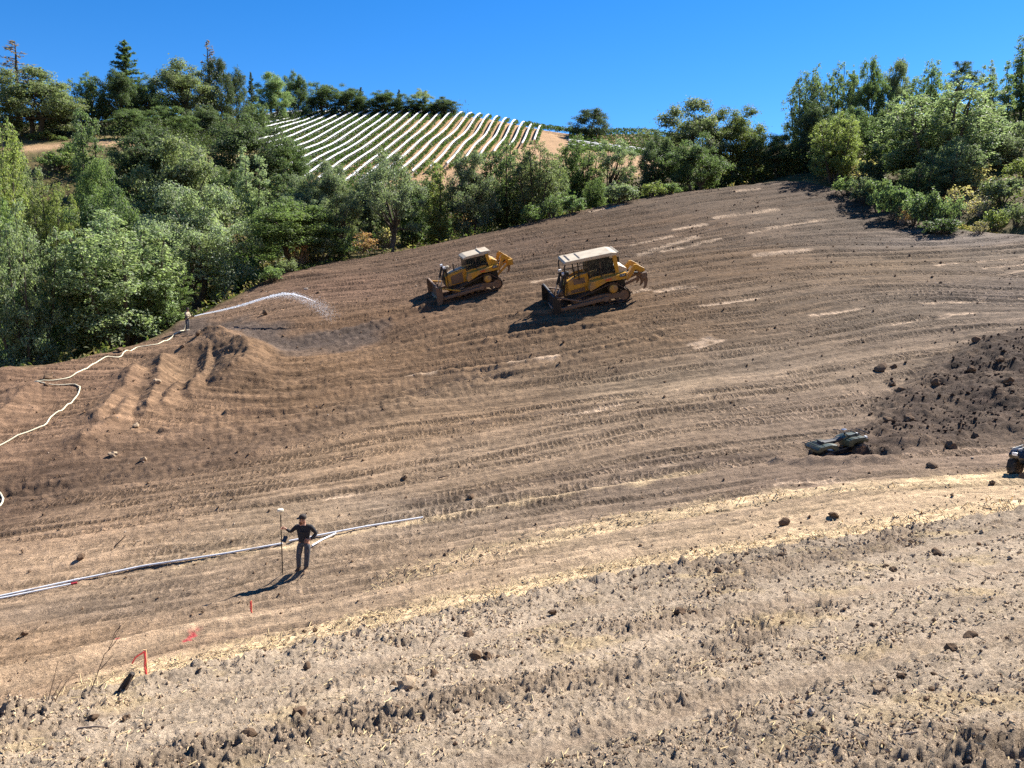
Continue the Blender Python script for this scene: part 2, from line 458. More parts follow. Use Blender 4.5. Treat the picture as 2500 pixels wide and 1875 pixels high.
def tone_field(x, y):
    w = np.zeros(x.shape); c = np.zeros(x.shape + (3,))
    qx = x + 2.0 * PN[7](x * 0.12, y * 0.2); qy = y + 1.5 * PN[8](x * 0.1, y * 0.25)
    for (px, py), col in zip(_tp, _tc):
        sc = 0.06 * math.hypot(px, py) + 0.6
        d2 = ((qx - px) ** 2 * 0.5 + (qy - py) ** 2) / sc ** 2
        ww = 1.0 / (0.15 + d2) ** 1.7
        w += ww; c += ww[:, None] * col
    return c / w[:, None]
def soft_fields(x, y):
    return base_fields(x, y) + [RS(np.clip(x, -50, 70), np.clip(y, 8, 110))] + list(tone_field(x, y).T)
def relief(x, y, far, soft=None):
    """small relief and soil colour for ground points; far = spacing of the mesh there"""
    soft = soft if soft is not None else soft_fields(x, y)
    z, k, m, a2, b, rd = H0(x, y, True, soft[:3])
    s = soft[3]; t = x + 0.12 * y
    cd = crest_d(x, y)
    fore = sstep(0.5, -0.25, cd + 0.35 * PN[5](x * 0.9, y * 0.9))
    wood = sstep(-0.6, 1.0, rd + 0.9 * PN[6](x * 0.35, y * 0.35))
    graded = (1 - fore) * (1 - wood)
    # --- colour
    c = np.stack(soft[4:7], 1)
    lane_n = 0.6 * PN[0](s * 0.62, t * 0.03) + 0.8 * PN[1](s * 1.5, t * 0.05) + 0.8 * PN[2](s * 3.4, t * 0.10)
    c *= (1 + (0.30 * lane_n * graded))[:, None]
    pale = np.array(lin(200, 170, 138)); grey = np.array(lin(158, 136, 116))
    # furrow relief
    dz = graded * lanes_wave(s, t, y)
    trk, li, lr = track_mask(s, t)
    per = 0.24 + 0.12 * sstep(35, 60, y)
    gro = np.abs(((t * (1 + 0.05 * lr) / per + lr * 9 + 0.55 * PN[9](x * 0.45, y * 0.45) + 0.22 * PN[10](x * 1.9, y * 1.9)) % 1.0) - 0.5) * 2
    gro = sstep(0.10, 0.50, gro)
    dirt_fresh = np.zeros(x.shape)
    for f in FURROWS:
        d, al = seg_dist(x, y, f)
        d = d * np.sign(y - np.interp(x, [p[0] for p in f], [p[1] for p in f]))
        d = d + 0.18 * PN[4](x * 0.8, y * 0.8)
        dz += graded * (0.26 * np.exp(-(d / 0.26) ** 2) - 0.20 * np.exp(-((d - 0.8) / 0.6) ** 2) + 0.06 * np.exp(-((d + 0.8) / 0.5) ** 2))
        dirt_fresh = np.maximum(dirt_fresh, np.exp(-(d / 2.0) ** 2))
    wet_d, _ = seg_dist(x, y, WET); wet = sstep(2.6, 0.6, wet_d + 1.1 * PN[3](x * 0.5, y * 0.5)) * graded
    pile = in_poly(x + 0.9 * PN[2](x * 0.4, y * 0.4) + 0.7 * PN[3](x * 1.7, y * 1.7), y + 0.9 * PN[5](x * 0.4, y * 0.4) + 0.7 * PN[4](x * 1.7, y * 1.7), PILE).astype(float) * graded
    pd, _ = seg_dist(x, y, PILE + PILE[:1]); pile_s = pile * sstep(0.0, 1.4, pd)
    band_d, _ = seg_dist(x, y, DARKBAND); band = sstep(2.4, 0.3, band_d + 0.8 * PN[4](x * 0.6, y * 0.6)) * graded
    loose = np.clip(wet * 0.6 + pile_s + band + dirt_fresh * 0.8, 0, 1)
    bz = np.zeros(x.shape); bn = 1 + 0.35 * PN[3](x * 0.3, y * 0.3) + 0.18 * PN[6](x * 0.9, y * 0.9)
    for ln, hw, h in BERM:
        d, al = seg_dist(x, y, ln); bz = np.maximum(bz, h * (np.exp(-d / (hw * 0.85)) * 0.75 + 0.25 * np.exp(-(d / hw) ** 2)) * np.clip(bn, 0.45, 1.35))
        loose = np.maximum(loose, 0.9 * np.exp(-(d / hw / 1.6) ** 2) * graded)
    for ln, hw, h in BOWL:
        d, al = seg_dist(x, y, ln); bz = bz - h * np.exp(-(d / hw) ** 2)
    quiet = np.clip(np.abs(bz) * 1.6, 0, 0.85)
    dz = dz * (1 - quiet) + bz * sstep(3.0, 0.0, rd) * (1 - fore)
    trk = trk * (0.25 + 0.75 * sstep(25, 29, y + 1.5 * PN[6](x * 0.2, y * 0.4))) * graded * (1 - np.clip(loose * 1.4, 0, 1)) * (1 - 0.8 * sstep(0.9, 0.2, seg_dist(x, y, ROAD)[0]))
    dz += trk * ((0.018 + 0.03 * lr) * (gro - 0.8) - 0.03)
    c *= (1 + trk * 0.10 * (gro - 0.3))[:, None]  # grooves darkened, bars lightened: slight shading of the prints painted into the soil colour
    # pile of dark clods at the right
    dz += pile_s * (0.32 + 0.16 * PN[1](x * 0.35, y * 0.35) + 0.13 * fbm(x * 1.1, y * 1.1, 3, 3))
    dz += sstep(0.6, 0.0, seg_dist(x, y, PIPE_CUT)[0]) * 0.20 * (1 + 0.6 * PN[2](x * 1.5, y * 1.5))
    # crumbs
    cr = fbm(x * 2.2, y * 2.2, 5, 4, 0.6)
    dz += graded * ((0.030 + 0.05 * loose) * cr + 0.035 * PN[7](s * 6.0, t * 0.45) * sstep(70, 40, y) + 0.045 * PN[9](s * 2.4, t * 0.22))
    fine = sstep(0.20, 0.05, far)
    dz += graded * fine * 0.012 * fbm(x * 11, y * 11, 2, 2)
    # scrapes of pale subsoil
    for i, ln in enumerate(SCRAPES):
        d, al = seg_dist(x, y, ln)
        wd = (0.10 + 0.004 * y) * (0.7 + 0.6 * ((i * 37 % 10) / 10))
        q = sstep(1.2, 0.4, (d + 0.22 * PN[2](x * 1.3, y * 3.0)) / wd) * graded
        c = c * (1 - 0.85 * q[:, None]) + pale * 1.1 * 0.85 * q[:, None]
        dz -= 0.03 * q
    dk = np.array(lin(92, 74, 58)); wetc = np.array(lin(96, 84, 76)); pilec = np.array(lin(70, 55, 45))
    c = c * (1 - 0.8 * wet[:, None]) + wetc * 0.8 * wet[:, None]
    pq = pile * (0.6 + 0.4 * sstep(0, 2.0, pd)) * (0.85 + 0.3 * PN[6](x * 0.8, y * 0.8))
    c = c * (1 - pq[:, None]) + pilec * pq[:, None]
    bb = 0.55 * band * (0.6 + 0.5 * PN[1](x * 1.2, y * 1.2))
    c = c * (1 - bb[:, None]) + dk * bb[:, None]
    dd, _ = seg_dist(x, y, DAMP); q = 0.6 * sstep(0.8, 0.1, dd + 0.35 * PN[4](x * 0.8, y * 1.2)) * graded
    c = c * (1 - q[:, None]) + np.array(lin(84, 68, 56)) * q[:, None]
    # dry grass
    straw = np.zeros(x.shape)
    d, _ = seg_dist(x, y, STRAW1); straw = np.maximum(straw, sstep(1.5, 0.2, d + 0.8 * PN[3](x * 0.5, y * 1.3)) * 0.8 * sstep(-6, 4, x))
    d, _ = seg_dist(x, y, STRAW2); straw = np.maximum(straw, sstep(0.35, 0.05, d + 0.4 * PN[5](x * 0.9, y * 0.9)) * 0.6)
    d, _ = seg_dist(x, y, STRAW3); straw = np.maximum(straw, sstep(1.1, 0.25, d + 0.35 * PN[9](x * 0.9, y * 1.2)) * 0.95)
    straw = np.maximum(straw, sstep(3.6, 1.0, cd + 0.5 * PN[6](x * 0.7, y * 1.4)) * 0.9) * (1 - fore)
    straw *= 0.75 + 0.45 * PN[2](x * 1.7, y * 2.6)
    straw = np.clip(straw, 0, 1)
    c = c * (1 - straw[:, None]) + np.array(lin(238, 204, 152)) * straw[:, None]
    rdm, _ = seg_dist(x, y, ROAD); q = 0.35 * sstep(1.3, 0.3, rdm + 0.3 * PN[1](x * 0.4, y * 1.6)) * graded
    c = c * (1 - q[:, None]) + np.array(lin(198, 168, 132)) * q[:, None]
    # red marking paint
    for (u, v, r) in ((468,1550,0.18),(458,1562,0.11),(284,1557,0.06)):
        p = hit(u, v); d = np.hypot(x - p[0], (y - p[1]) * 0.5)
        q = 0.8 * sstep(r, r * 0.2, d + 0.10 * PN[0](x * 9, y * 9))
        c = c * (1 - q[:, None]) + np.array((0.75, 0.03, 0.06)) * q[:, None]
    # tilled foreground bank
    fx, fy = x * 0.88 + y * 0.47, y * 0.88 - x * 0.47
    ruts = np.zeros(x.shape)
    for off, wd in ((-2.1, 0.13), (-3.9, 0.14), (-6.4, 0.12)):
        d = cd - off + 0.35 * PN[7](x * 0.2, y * 0.2)
        ruts = np.maximum(ruts, np.exp(-(d / wd) ** 2) * sstep(-0.35, 0.1, PN[8](x * 0.16 + off, y * 0.16)))
    cl = fbm(x * 3.4, y * 3.4, 1, 3, 0.6); cl2 = fbm(x * 13.0, y * 13.0, 4, 3, 0.6)
    clump = sstep(-0.1, 0.6, PN[9](fx * 0.35, fy * 0.75) + 0.4 * PN[10](x * 1.6, y * 1.6))
    berm_f = np.exp(-((cd + 0.35) / 0.35) ** 2)
    ridge = 1 - np.abs(fbm(x * 7.0, y * 7.0, 6, 3, 0.6)) * 1.6
    dz += fore * ((0.03 + 0.04 * clump) * (1 - 0.85 * ruts) * cl + (0.020 + 0.022 * clump) * (1 - 0.7 * ruts) * cl2 + (0.016 + 0.02 * clump) * ridge - 0.035 * ruts + 0.07 * berm_f * (1 + cl) + 0.03 * PN[1](fx * 0.25, fy * 0.6))
    fc = np.array(lin(198, 177, 152)) * (1 + 0.18 * PN[4](fx * 0.5, fy * 1.3) + 0.22 * cl2 + 0.12 * ridge)[:, None]
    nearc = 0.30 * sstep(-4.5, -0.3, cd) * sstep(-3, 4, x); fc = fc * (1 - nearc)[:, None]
    fd = np.array(lin(122, 101, 82)); q = 0.45 * clump * (1 - ruts)
    fc = fc * (1 - q[:, None]) + fd * q[:, None]
    fs = sstep(0.25, 0.8, PN[11](x * 0.8, y * 1.1) + 0.35 * PN[2](x * 3, y * 3)) * 0.6
    fc = fc * (1 - fs[:, None]) + np.array(lin(214, 188, 144)) * fs[:, None]
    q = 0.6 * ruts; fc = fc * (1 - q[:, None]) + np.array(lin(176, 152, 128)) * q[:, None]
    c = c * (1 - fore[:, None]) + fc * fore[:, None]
    # ground below trees, brush and vines
    wc = np.array(lin(112, 98, 66)) * (1 + 0.35 * PN[3](x * 0.25, y * 0.25) + 0.3 * PN[4](x * 0.9, y * 0.9))[:, None]
    n2 = sstep(-0.1, 0.5, PN[5](x * 0.3, y * 0.3) + 0.4 * PN[6](x * 1.2, y * 1.2))
    wc = wc * (1 - 0.6 * n2[:, None]) + np.array(lin(78, 84, 42)) * 0.6 * n2[:, None]
    bare = sstep(1.0, 0.0, np.hypot((x + 82) / 14.0, (y - 139) / 9.0) + 0.25 * PN[7](x * 0.12, y * 0.12)) + sstep(1.0, 0.2, np.hypot((x + 68) / 9.0, (y - 142) / 7.0))
    bare = np.clip(bare, 0, 1)
    wc = wc * (1 - bare[:, None]) + (np.array(lin(196, 160, 122)) * (1 + 0.12 * PN[8](x * 0.5, y * 0.9))[:, None]) * bare[:, None]
    vy = sstep(140, 150, y) * sstep(-75, -70, x - (y - 200) * 0.1) * sstep(40, 30, x)
    vc = np.array(lin(186, 150, 112)) * (1 + 0.15 * PN[9](x * 0.4, y * 0.4))[:, None]
    vg = sstep(-25, -45, x) * 0.6
    vc = vc * (1 - vg[:, None]) + np.array(lin(140, 136, 88)) * vg[:, None]
    wc = wc * (1 - vy[:, None]) + vc * vy[:, None]
    tipc = sstep(3.5, 0.5, np.hypot((x - at(1920,433,105)[0]) / 2.0, y - 105.5)) * wood
    wc = wc * (1 - 0.8 * tipc[:, None]) + np.array(lin(214, 180, 124)) * 0.8 * tipc[:, None]
    dz += wood * (0.10 * PN[2](x * 0.5, y * 0.5) + 0.05 * PN[3](x * 1.6, y * 1.6))
    c = c * (1 - wood[:, None]) + wc * wood[:, None]
    lum = (c * np.array([0.3, 0.6, 0.1])).sum(1)[:, None]; gm = (0.12 * graded)[:, None]; c = c * (1 - gm) + lum * gm
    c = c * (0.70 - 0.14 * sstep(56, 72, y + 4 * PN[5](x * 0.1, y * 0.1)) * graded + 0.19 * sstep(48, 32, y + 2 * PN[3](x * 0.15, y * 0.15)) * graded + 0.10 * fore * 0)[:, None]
    return z + dz, np.clip(c, 0.005, 0.9), fore, wood, loose, s, t, graded, trk

def build_ground():
    th = np.concatenate([np.arange(-180, -36.5, 4.0), np.arange(-36.5, 36.51, 0.1), np.arange(40, 180.1, 4.0)])
    th = np.unique(np.round(th, 4)); th = th[(th >= -180) & (th < 180)]
    R = [1.0]
    while R[-1] < 3200:
        r = R[-1]
        k = 0.03 if r < 3 else 0.0072 if r < 17 else 0.0046 if r < 32 else 0.0036 if r < 106 else 0.013 if r < 262 else 0.12
        R.append(r * (1 + k))
    R = np.array(R)
    a = np.radians(th)
    X = (R[:, None] * np.sin(a)[None, :]).ravel(); Y = (R[:, None] * np.cos(a)[None, :]).ravel()
    far = np.repeat(R * 0.0018, len(th))
    nR, nT = len(R), len(th)
    # the smooth fields are worked out on every fourth row and column and interpolated between
    ri = np.unique(np.r_[np.arange(0, nR, 4), nR - 1]); ti = np.unique(np.r_[np.arange(0, nT, 4), nT - 1])
    XX, YY = X.reshape(nR, nT)[np.ix_(ri, ti)], Y.reshape(nR, nT)[np.ix_(ri, ti)]
    def up(Fc):
        Fc = Fc.reshape(len(ri), len(ti))
        r0 = np.clip(np.searchsorted(ri, np.arange(nR), 'right') - 1, 0, len(ri) - 2); fr = (np.arange(nR) - ri[r0]) / (ri[r0 + 1] - ri[r0])
        t0 = np.clip(np.searchsorted(ti, np.arange(nT), 'right') - 1, 0, len(ti) - 2); ft = (np.arange(nT) - ti[t0]) / (ti[t0 + 1] - ti[t0])
        G1 = Fc[r0] * (1 - fr)[:, None] + Fc[r0 + 1] * fr[:, None]
        return (G1[:, t0] * (1 - ft) + G1[:, t0 + 1] * ft).ravel()
    soft = [up(f) for f in soft_fields(XX.ravel(), YY.ravel())]
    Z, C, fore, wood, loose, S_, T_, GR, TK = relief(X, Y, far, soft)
    i = np.arange(nR - 1)[:, None] * nT; j = np.arange(nT)[None, :]
    j2 = (np.arange(nT) + 1)[None, :] % nT
    F = np.stack([i + j, i + j2, i + nT + j2, i + nT + j], -1).reshape(-1, 4)[:, ::-1]
    V = np.stack([X, Y, Z], 1)
    # centre patch under the photographer
    fm = fore[F].mean(1); wm = wood[F].mean(1)
    zone = np.where(fm > 0.5, 0, np.where(wm > 0.5, 2, 1))
    beh = (np.abs(V[F[:, 0], 0]) > 75) | (V[F[:, 0], 1] < -5)
    names = ['tilled_bank', 'graded_hillside', 'wooded_hills']
    out = []
    for q in range(3):
        f = F[zone == q]
        used, inv = np.unique(f, return_inverse=True)
        v = V[used]; f2 = inv.reshape(-1, 4)
        me = mesh_np(names[q], v, f2, True)
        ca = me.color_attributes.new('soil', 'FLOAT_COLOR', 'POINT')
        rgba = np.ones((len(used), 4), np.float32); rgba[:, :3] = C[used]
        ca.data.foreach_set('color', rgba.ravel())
        la = me.attributes.new('lane', 'FLOAT_VECTOR', 'POINT')
        la.data.foreach_set('vector', np.stack([S_[used], T_[used], GR[used]], 1).astype(np.float32).ravel())
        ta = me.attributes.new('tread', 'FLOAT', 'POINT'); ta.data.foreach_set('value', TK[used].astype(np.float32))
        o = link(names[q], me, MAT_SOIL)
        tag(o, kind='structure')
        out.append(o)
    n = 40
    aa = np.linspace(0, 2 * np.pi, n, endpoint=False)
    pv = np.stack([1.03 * np.sin(aa), 1.03 * np.cos(aa)], 1)
    return out

def make_soil():
    m, nt, out = nodes_of('soil'); N = nt.nodes.new; L = nt.links.new
    b = N('ShaderNodeBsdfPrincipled'); b.inputs['Roughness'].default_value = 0.95; b.inputs['Specular IOR Level'].default_value = 0.12
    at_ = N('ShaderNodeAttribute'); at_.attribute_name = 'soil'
    tc = N('ShaderNodeTexCoord')
    def noise(scale, det=6, rough=0.65):
        n = N('ShaderNodeTexNoise'); n.inputs['Scale'].default_value = scale; n.inputs['Detail'].default_value = det
        n.inputs['Roughness'].default_value = rough; L(tc.outputs['Object'], n.inputs['Vector']); return n
    def rng(src, a, bb, lo, hi):
        r = N('ShaderNodeMapRange'); r.inputs['From Min'].default_value = a; r.inputs['From Max'].default_value = bb
        r.inputs['To Min'].default_value = lo; r.inputs['To Max'].default_value = hi; L(src, r.inputs['Value']); return r.outputs['Result']
    n1 = noise(3.0, 8, 0.7); n2 = noise(24.0, 6, 0.7); n3 = noise(0.5, 4)
    mul = N('ShaderNodeMath'); mul.operation = 'MULTIPLY'
    L(rng(n1.outputs['Fac'], 0.3, 0.7, 0.72, 1.28), mul.inputs[0]); L(rng(n2.outputs['Fac'], 0.3, 0.7, 0.72, 1.28), mul.inputs[1])
    mul2 = N('ShaderNodeMath'); mul2.operation = 'MULTIPLY'
    la = N('ShaderNodeAttribute'); la.attribute_name = 'lane'
    vm = N('ShaderNodeVectorMath'); vm.operation = 'MULTIPLY'; vm.inputs[1].default_value = (3.2, 0.35, 0.0); L(la.outputs['Vector'], vm.inputs[0])
    nl = N('ShaderNodeTexNoise'); nl.inputs['Scale'].default_value = 1.0; nl.inputs['Detail'].default_value = 5; nl.inputs['Roughness'].default_value = 0.7; L(vm.outputs['Vector'], nl.inputs['Vector'])
    sx = N('ShaderNodeSeparateXYZ'); L(la.outputs['Vector'], sx.inputs[0])
    nlf = N('ShaderNodeMix'); nlf.data_type = 'FLOAT'; nlf.inputs['A'].default_value = 1.0
    L(sx.outputs['Z'], nlf.inputs['Factor']); L(rng(nl.outputs['Fac'], 0.3, 0.7, 0.60, 1.40), nlf.inputs['B'])
    mul3 = N('ShaderNodeMath'); mul3.operation = 'MULTIPLY'; L(mul.outputs[0], mul3.inputs[0]); L(nlf.outputs['Result'], mul3.inputs[1])
    nlh = N('ShaderNodeMath'); nlh.operation = 'MULTIPLY'; L(nl.outputs['Fac'], nlh.inputs[0]); L(sx.outputs['Z'], nlh.inputs[1])
    L(mul3.outputs[0], mul2.inputs[0]); L(rng(n3.outputs['Fac'], 0.3, 0.7, 0.86, 1.14), mul2.inputs[1])
    mx = N('ShaderNodeMix'); mx.data_type = 'RGBA'; mx.blend_type = 'MULTIPLY'; mx.inputs['Factor'].default_value = 1
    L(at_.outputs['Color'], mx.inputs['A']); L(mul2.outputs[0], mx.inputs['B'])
    # scattered pale bits of straw and stone
    vo = N('ShaderNodeTexVoronoi'); vo.inputs['Scale'].default_value = 9.0; L(tc.outputs['Object'], vo.inputs['Vector'])
    fl = rng(vo.outputs['Distance'], 0.10, 0.16, 1.0, 0.0)
    gate = rng(n1.outputs['Fac'], 0.50, 0.60, 0.0, 0.55)
    fm = N('ShaderNodeMath'); fm.operation = 'MULTIPLY'; L(fl, fm.inputs[0]); L(gate, fm.inputs[1])
    m3 = N('ShaderNodeMix'); m3.data_type = 'RGBA'; m3.inputs['B'].default_value = (*lin(205, 180, 145), 1)
    L(fm.outputs[0], m3.inputs['Factor']); L(mx.outputs['Result'], m3.inputs['A'])
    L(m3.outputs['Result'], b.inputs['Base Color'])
    b1 = N('ShaderNodeBump'); b1.inputs['Strength'].default_value = 1.0; b1.inputs['Distance'].default_value = 0.10; L(n1.outputs['Fac'], b1.inputs['Height'])
    b2 = N('ShaderNodeBump'); b2.inputs['Strength'].default_value = 0.7; b2.inputs['Distance'].default_value = 0.03; L(n2.outputs['Fac'], b2.inputs['Height'])
    b0 = N('ShaderNodeBump'); b0.inputs['Strength'].default_value = 0.9; b0.inputs['Distance'].default_value = 0.10; L(nlh.outputs[0], b0.inputs['Height']); 
    # bar prints of the tracks, in lane coordinates
    def M(op, a, bb=None, cc=None):
        n = N('ShaderNodeMath'); n.operation = op
        for i, q in enumerate((a, bb, cc)):
            if q is None: continue
            if isinstance(q, (int, float)): n.inputs[i].default_value = q
            else: L(q, n.inputs[i])
        return n.outputs[0]
    lane = M('DIVIDE', sx.outputs['X'], 1.05); li = M('FLOOR', lane); lf = M('FRACT', lane)
    wn_ = N('ShaderNodeTexWhiteNoise'); wn_.noise_dimensions = '1D'; L(li, wn_.inputs['W'])
    dirn = M('SUBTRACT', M('MULTIPLY', M('GREATER_THAN', wn_.outputs['Value'], 0.5), 2.0), 1.0)
    chev = M('MULTIPLY', M('ABSOLUTE', M('SUBTRACT', lf, 0.43)), M('MULTIPLY', dirn, 0.9))
    wob = noise(0.7, 3); wb = M('MULTIPLY', wob.outputs['Fac'], 2.6)
    ph = M('ADD', M('ADD', M('DIVIDE', sx.outputs['Y'], 0.27), M('MULTIPLY', wn_.outputs['Value'], 9.0)), M('ADD', chev, wb))
    tri = M('MULTIPLY', M('ABSOLUTE', M('SUBTRACT', M('FRACT', ph), 0.5)), 2.0)
    bar = rng(tri, 0.12, 0.42, 0.0, 1.0)
    tk = N('ShaderNodeAttribute'); tk.attribute_name = 'tread'
    brk = rng(n1.outputs['Fac'], 0.36, 0.56, 0.25, 1.0)
    th_ = M('MULTIPLY', M('MULTIPLY', bar, tk.outputs['Fac']), brk)
    b3 = N('ShaderNodeBump'); b3.inputs['Strength'].default_value = 1.0; b3.inputs['Distance'].default_value = 0.09; L(th_, b3.inputs['Height']); L(b0.outputs['Normal'], b3.inputs['Normal']); L(b3.outputs['Normal'], b1.inputs['Normal'])
    L(b1.outputs['Normal'], b2.inputs['Normal']); L(b2.outputs['Normal'], b.inputs['Normal'])
    L(b.outputs['BSDF'], out.inputs['Surface'])
    return m
MAT_SOIL = make_soil()
GROUND = build_ground()
def ground_z(x, y):
    return float(relief(np.array([float(x)]), np.array([float(y)]), np.array([0.05]))[0][0])
def ground_zs(x, y):
    x = np.asarray(x, float); y = np.asarray(y, float)
    return relief(x, y, np.full(x.shape, 0.05))[0]
def normal_at(x, y, e=1.2):
    zx = (H0(np.array([x + e, x - e]), np.array([y, y]))); zy = (H0(np.array([x, x]), np.array([y + e, y - e])))
    return Vector((-(zx[0] - zx[1]) / (2 * e), -(zy[0] - zy[1]) / (2 * e), 1)).normalized()
# ------------------------------------------------------------------ foliage
def make_leaf_mat():
    m, nt, out = nodes_of('foliage'); N = nt.nodes.new; L = nt.links.new
    oi = N('ShaderNodeObjectInfo'); ge = N('ShaderNodeNewGeometry')
    hs = N('ShaderNodeHueSaturation')
    r1 = N('ShaderNodeMapRange'); r1.inputs['To Min'].default_value = 0.478; r1.inputs['To Max'].default_value = 0.518
    L(ge.outputs['Random Per Island'], r1.inputs['Value']); L(r1.outputs['Result'], hs.inputs['Hue'])
    wnz = N('ShaderNodeTexWhiteNoise'); wnz.noise_dimensions = '1D'; L(ge.outputs['Random Per Island'], wnz.inputs['W'])
    r2 = N('ShaderNodeMapRange'); r2.inputs['To Min'].default_value = 0.72; r2.inputs['To Max'].default_value = 1.28
    L(wnz.outputs['Value'], r2.inputs['Value']); L(r2.outputs['Result'], hs.inputs['Value'])
    tc = N('ShaderNodeTexCoord'); cn = N('ShaderNodeTexNoise'); cn.inputs['Scale'].default_value = 0.55; cn.inputs['Detail'].default_value = 2
    L(tc.outputs['Object'], cn.inputs['Vector'])
    cr = N('ShaderNodeMapRange'); cr.inputs['From Min'].default_value = 0.32; cr.inputs['From Max'].default_value = 0.68; cr.inputs['To Min'].default_value = 0.0; cr.inputs['To Max'].default_value = 1.0
    L(cn.outputs['Fac'], cr.inputs['Value'])
    cx = N('ShaderNodeMix'); cx.data_type = 'RGBA'; cx.blend_type = 'MULTIPLY'; cx.inputs['B'].default_value = (1.18, 1.10, 0.90, 1)
    L(cr.outputs['Result'], cx.inputs['Factor']); L(oi.outputs['Color'], cx.inputs['A']); L(cx.outputs['Result'], hs.inputs['Color'])
    b = N('ShaderNodeBsdfPrincipled'); b.inputs['Roughness'].default_value = 0.55; b.inputs['Specular IOR Level'].default_value = 0.3
    L(hs.outputs['Color'], b.inputs['Base Color'])
    tr = N('ShaderNodeBsdfTranslucent')
    mu = N('ShaderNodeMix'); mu.data_type = 'RGBA'; mu.blend_type = 'MULTIPLY'; mu.inputs['Factor'].default_value = 1
    mu.inputs['B'].default_value = (1.35, 1.55, 0.95, 1); L(hs.outputs['Color'], mu.inputs['A']); L(mu.outputs['Result'], tr.inputs['Color'])
    ms = N('ShaderNodeMixShader'); ms.inputs['Fac'].default_value = 0.48
    L(b.outputs['BSDF'], ms.inputs[1]); L(tr.outputs['BSDF'], ms.inputs[2]); L(ms.outputs['Shader'], out.inputs['Surface'])
    return m
MAT_LEAF = make_leaf_mat()
MAT_BARK = mat_simple('bark', (0.075, 0.06, 0.045), 0.9, scale=3.0, bump=0.5, var=0.4)
MAT_DEAD = mat_simple('dead_wood', (0.20, 0.165, 0.14), 0.9, scale=3.0, var=0.3)

def unit(v): return v / (np.linalg.norm(v, axis=-1, keepdims=True) + 1e-9)
def leaf_quads(C, Nrm, S, rs, aspect=0.55):
    n = len(C)
    r = rs.normal(size=(n, 3)); t = unit(r - Nrm * (r * Nrm).sum(1, keepdims=True)); b = np.cross(Nrm, t)
    S = S[:, None]
    fold = Nrm * S * 0.18
    V = np.stack([C - t * S, C + b * S * aspect + fold, C + t * S, C - b * S * aspect + fold], 1).reshape(-1, 3)
    return V, np.arange(4 * n).reshape(n, 4)
def clump_leaves(cen, rad, n, rs, up=0.35, flat=0.8):
    """leaves on lumpy balls: cen (k,3), rad (k,), n leaves in all"""
    w = rad ** 2; idx = rs.choice(len(cen), n, p=w / w.sum())
    d = unit(rs.normal(size=(n, 3)))
    d[:, 2] = np.where(d[:, 2] < -0.35, -d[:, 2], d[:, 2])
    q = rs.rand(n) ** 0.45
    lump = 1 + 0.25 * np.sin(d[:, 0] * 5 + idx) * np.sin(d[:, 1] * 5 + idx * 2.1) + 0.2 * np.sin(d[:, 2] * 7 + idx * 3.3)
    P = cen[idx] + d * (rad[idx] * q * lump)[:, None] * np.array([1, 1, flat])
    nr = unit(d * 0.8 + np.array([0, 0, up]) + rs.normal(size=(n, 3)) * 0.55)
    return P, nr

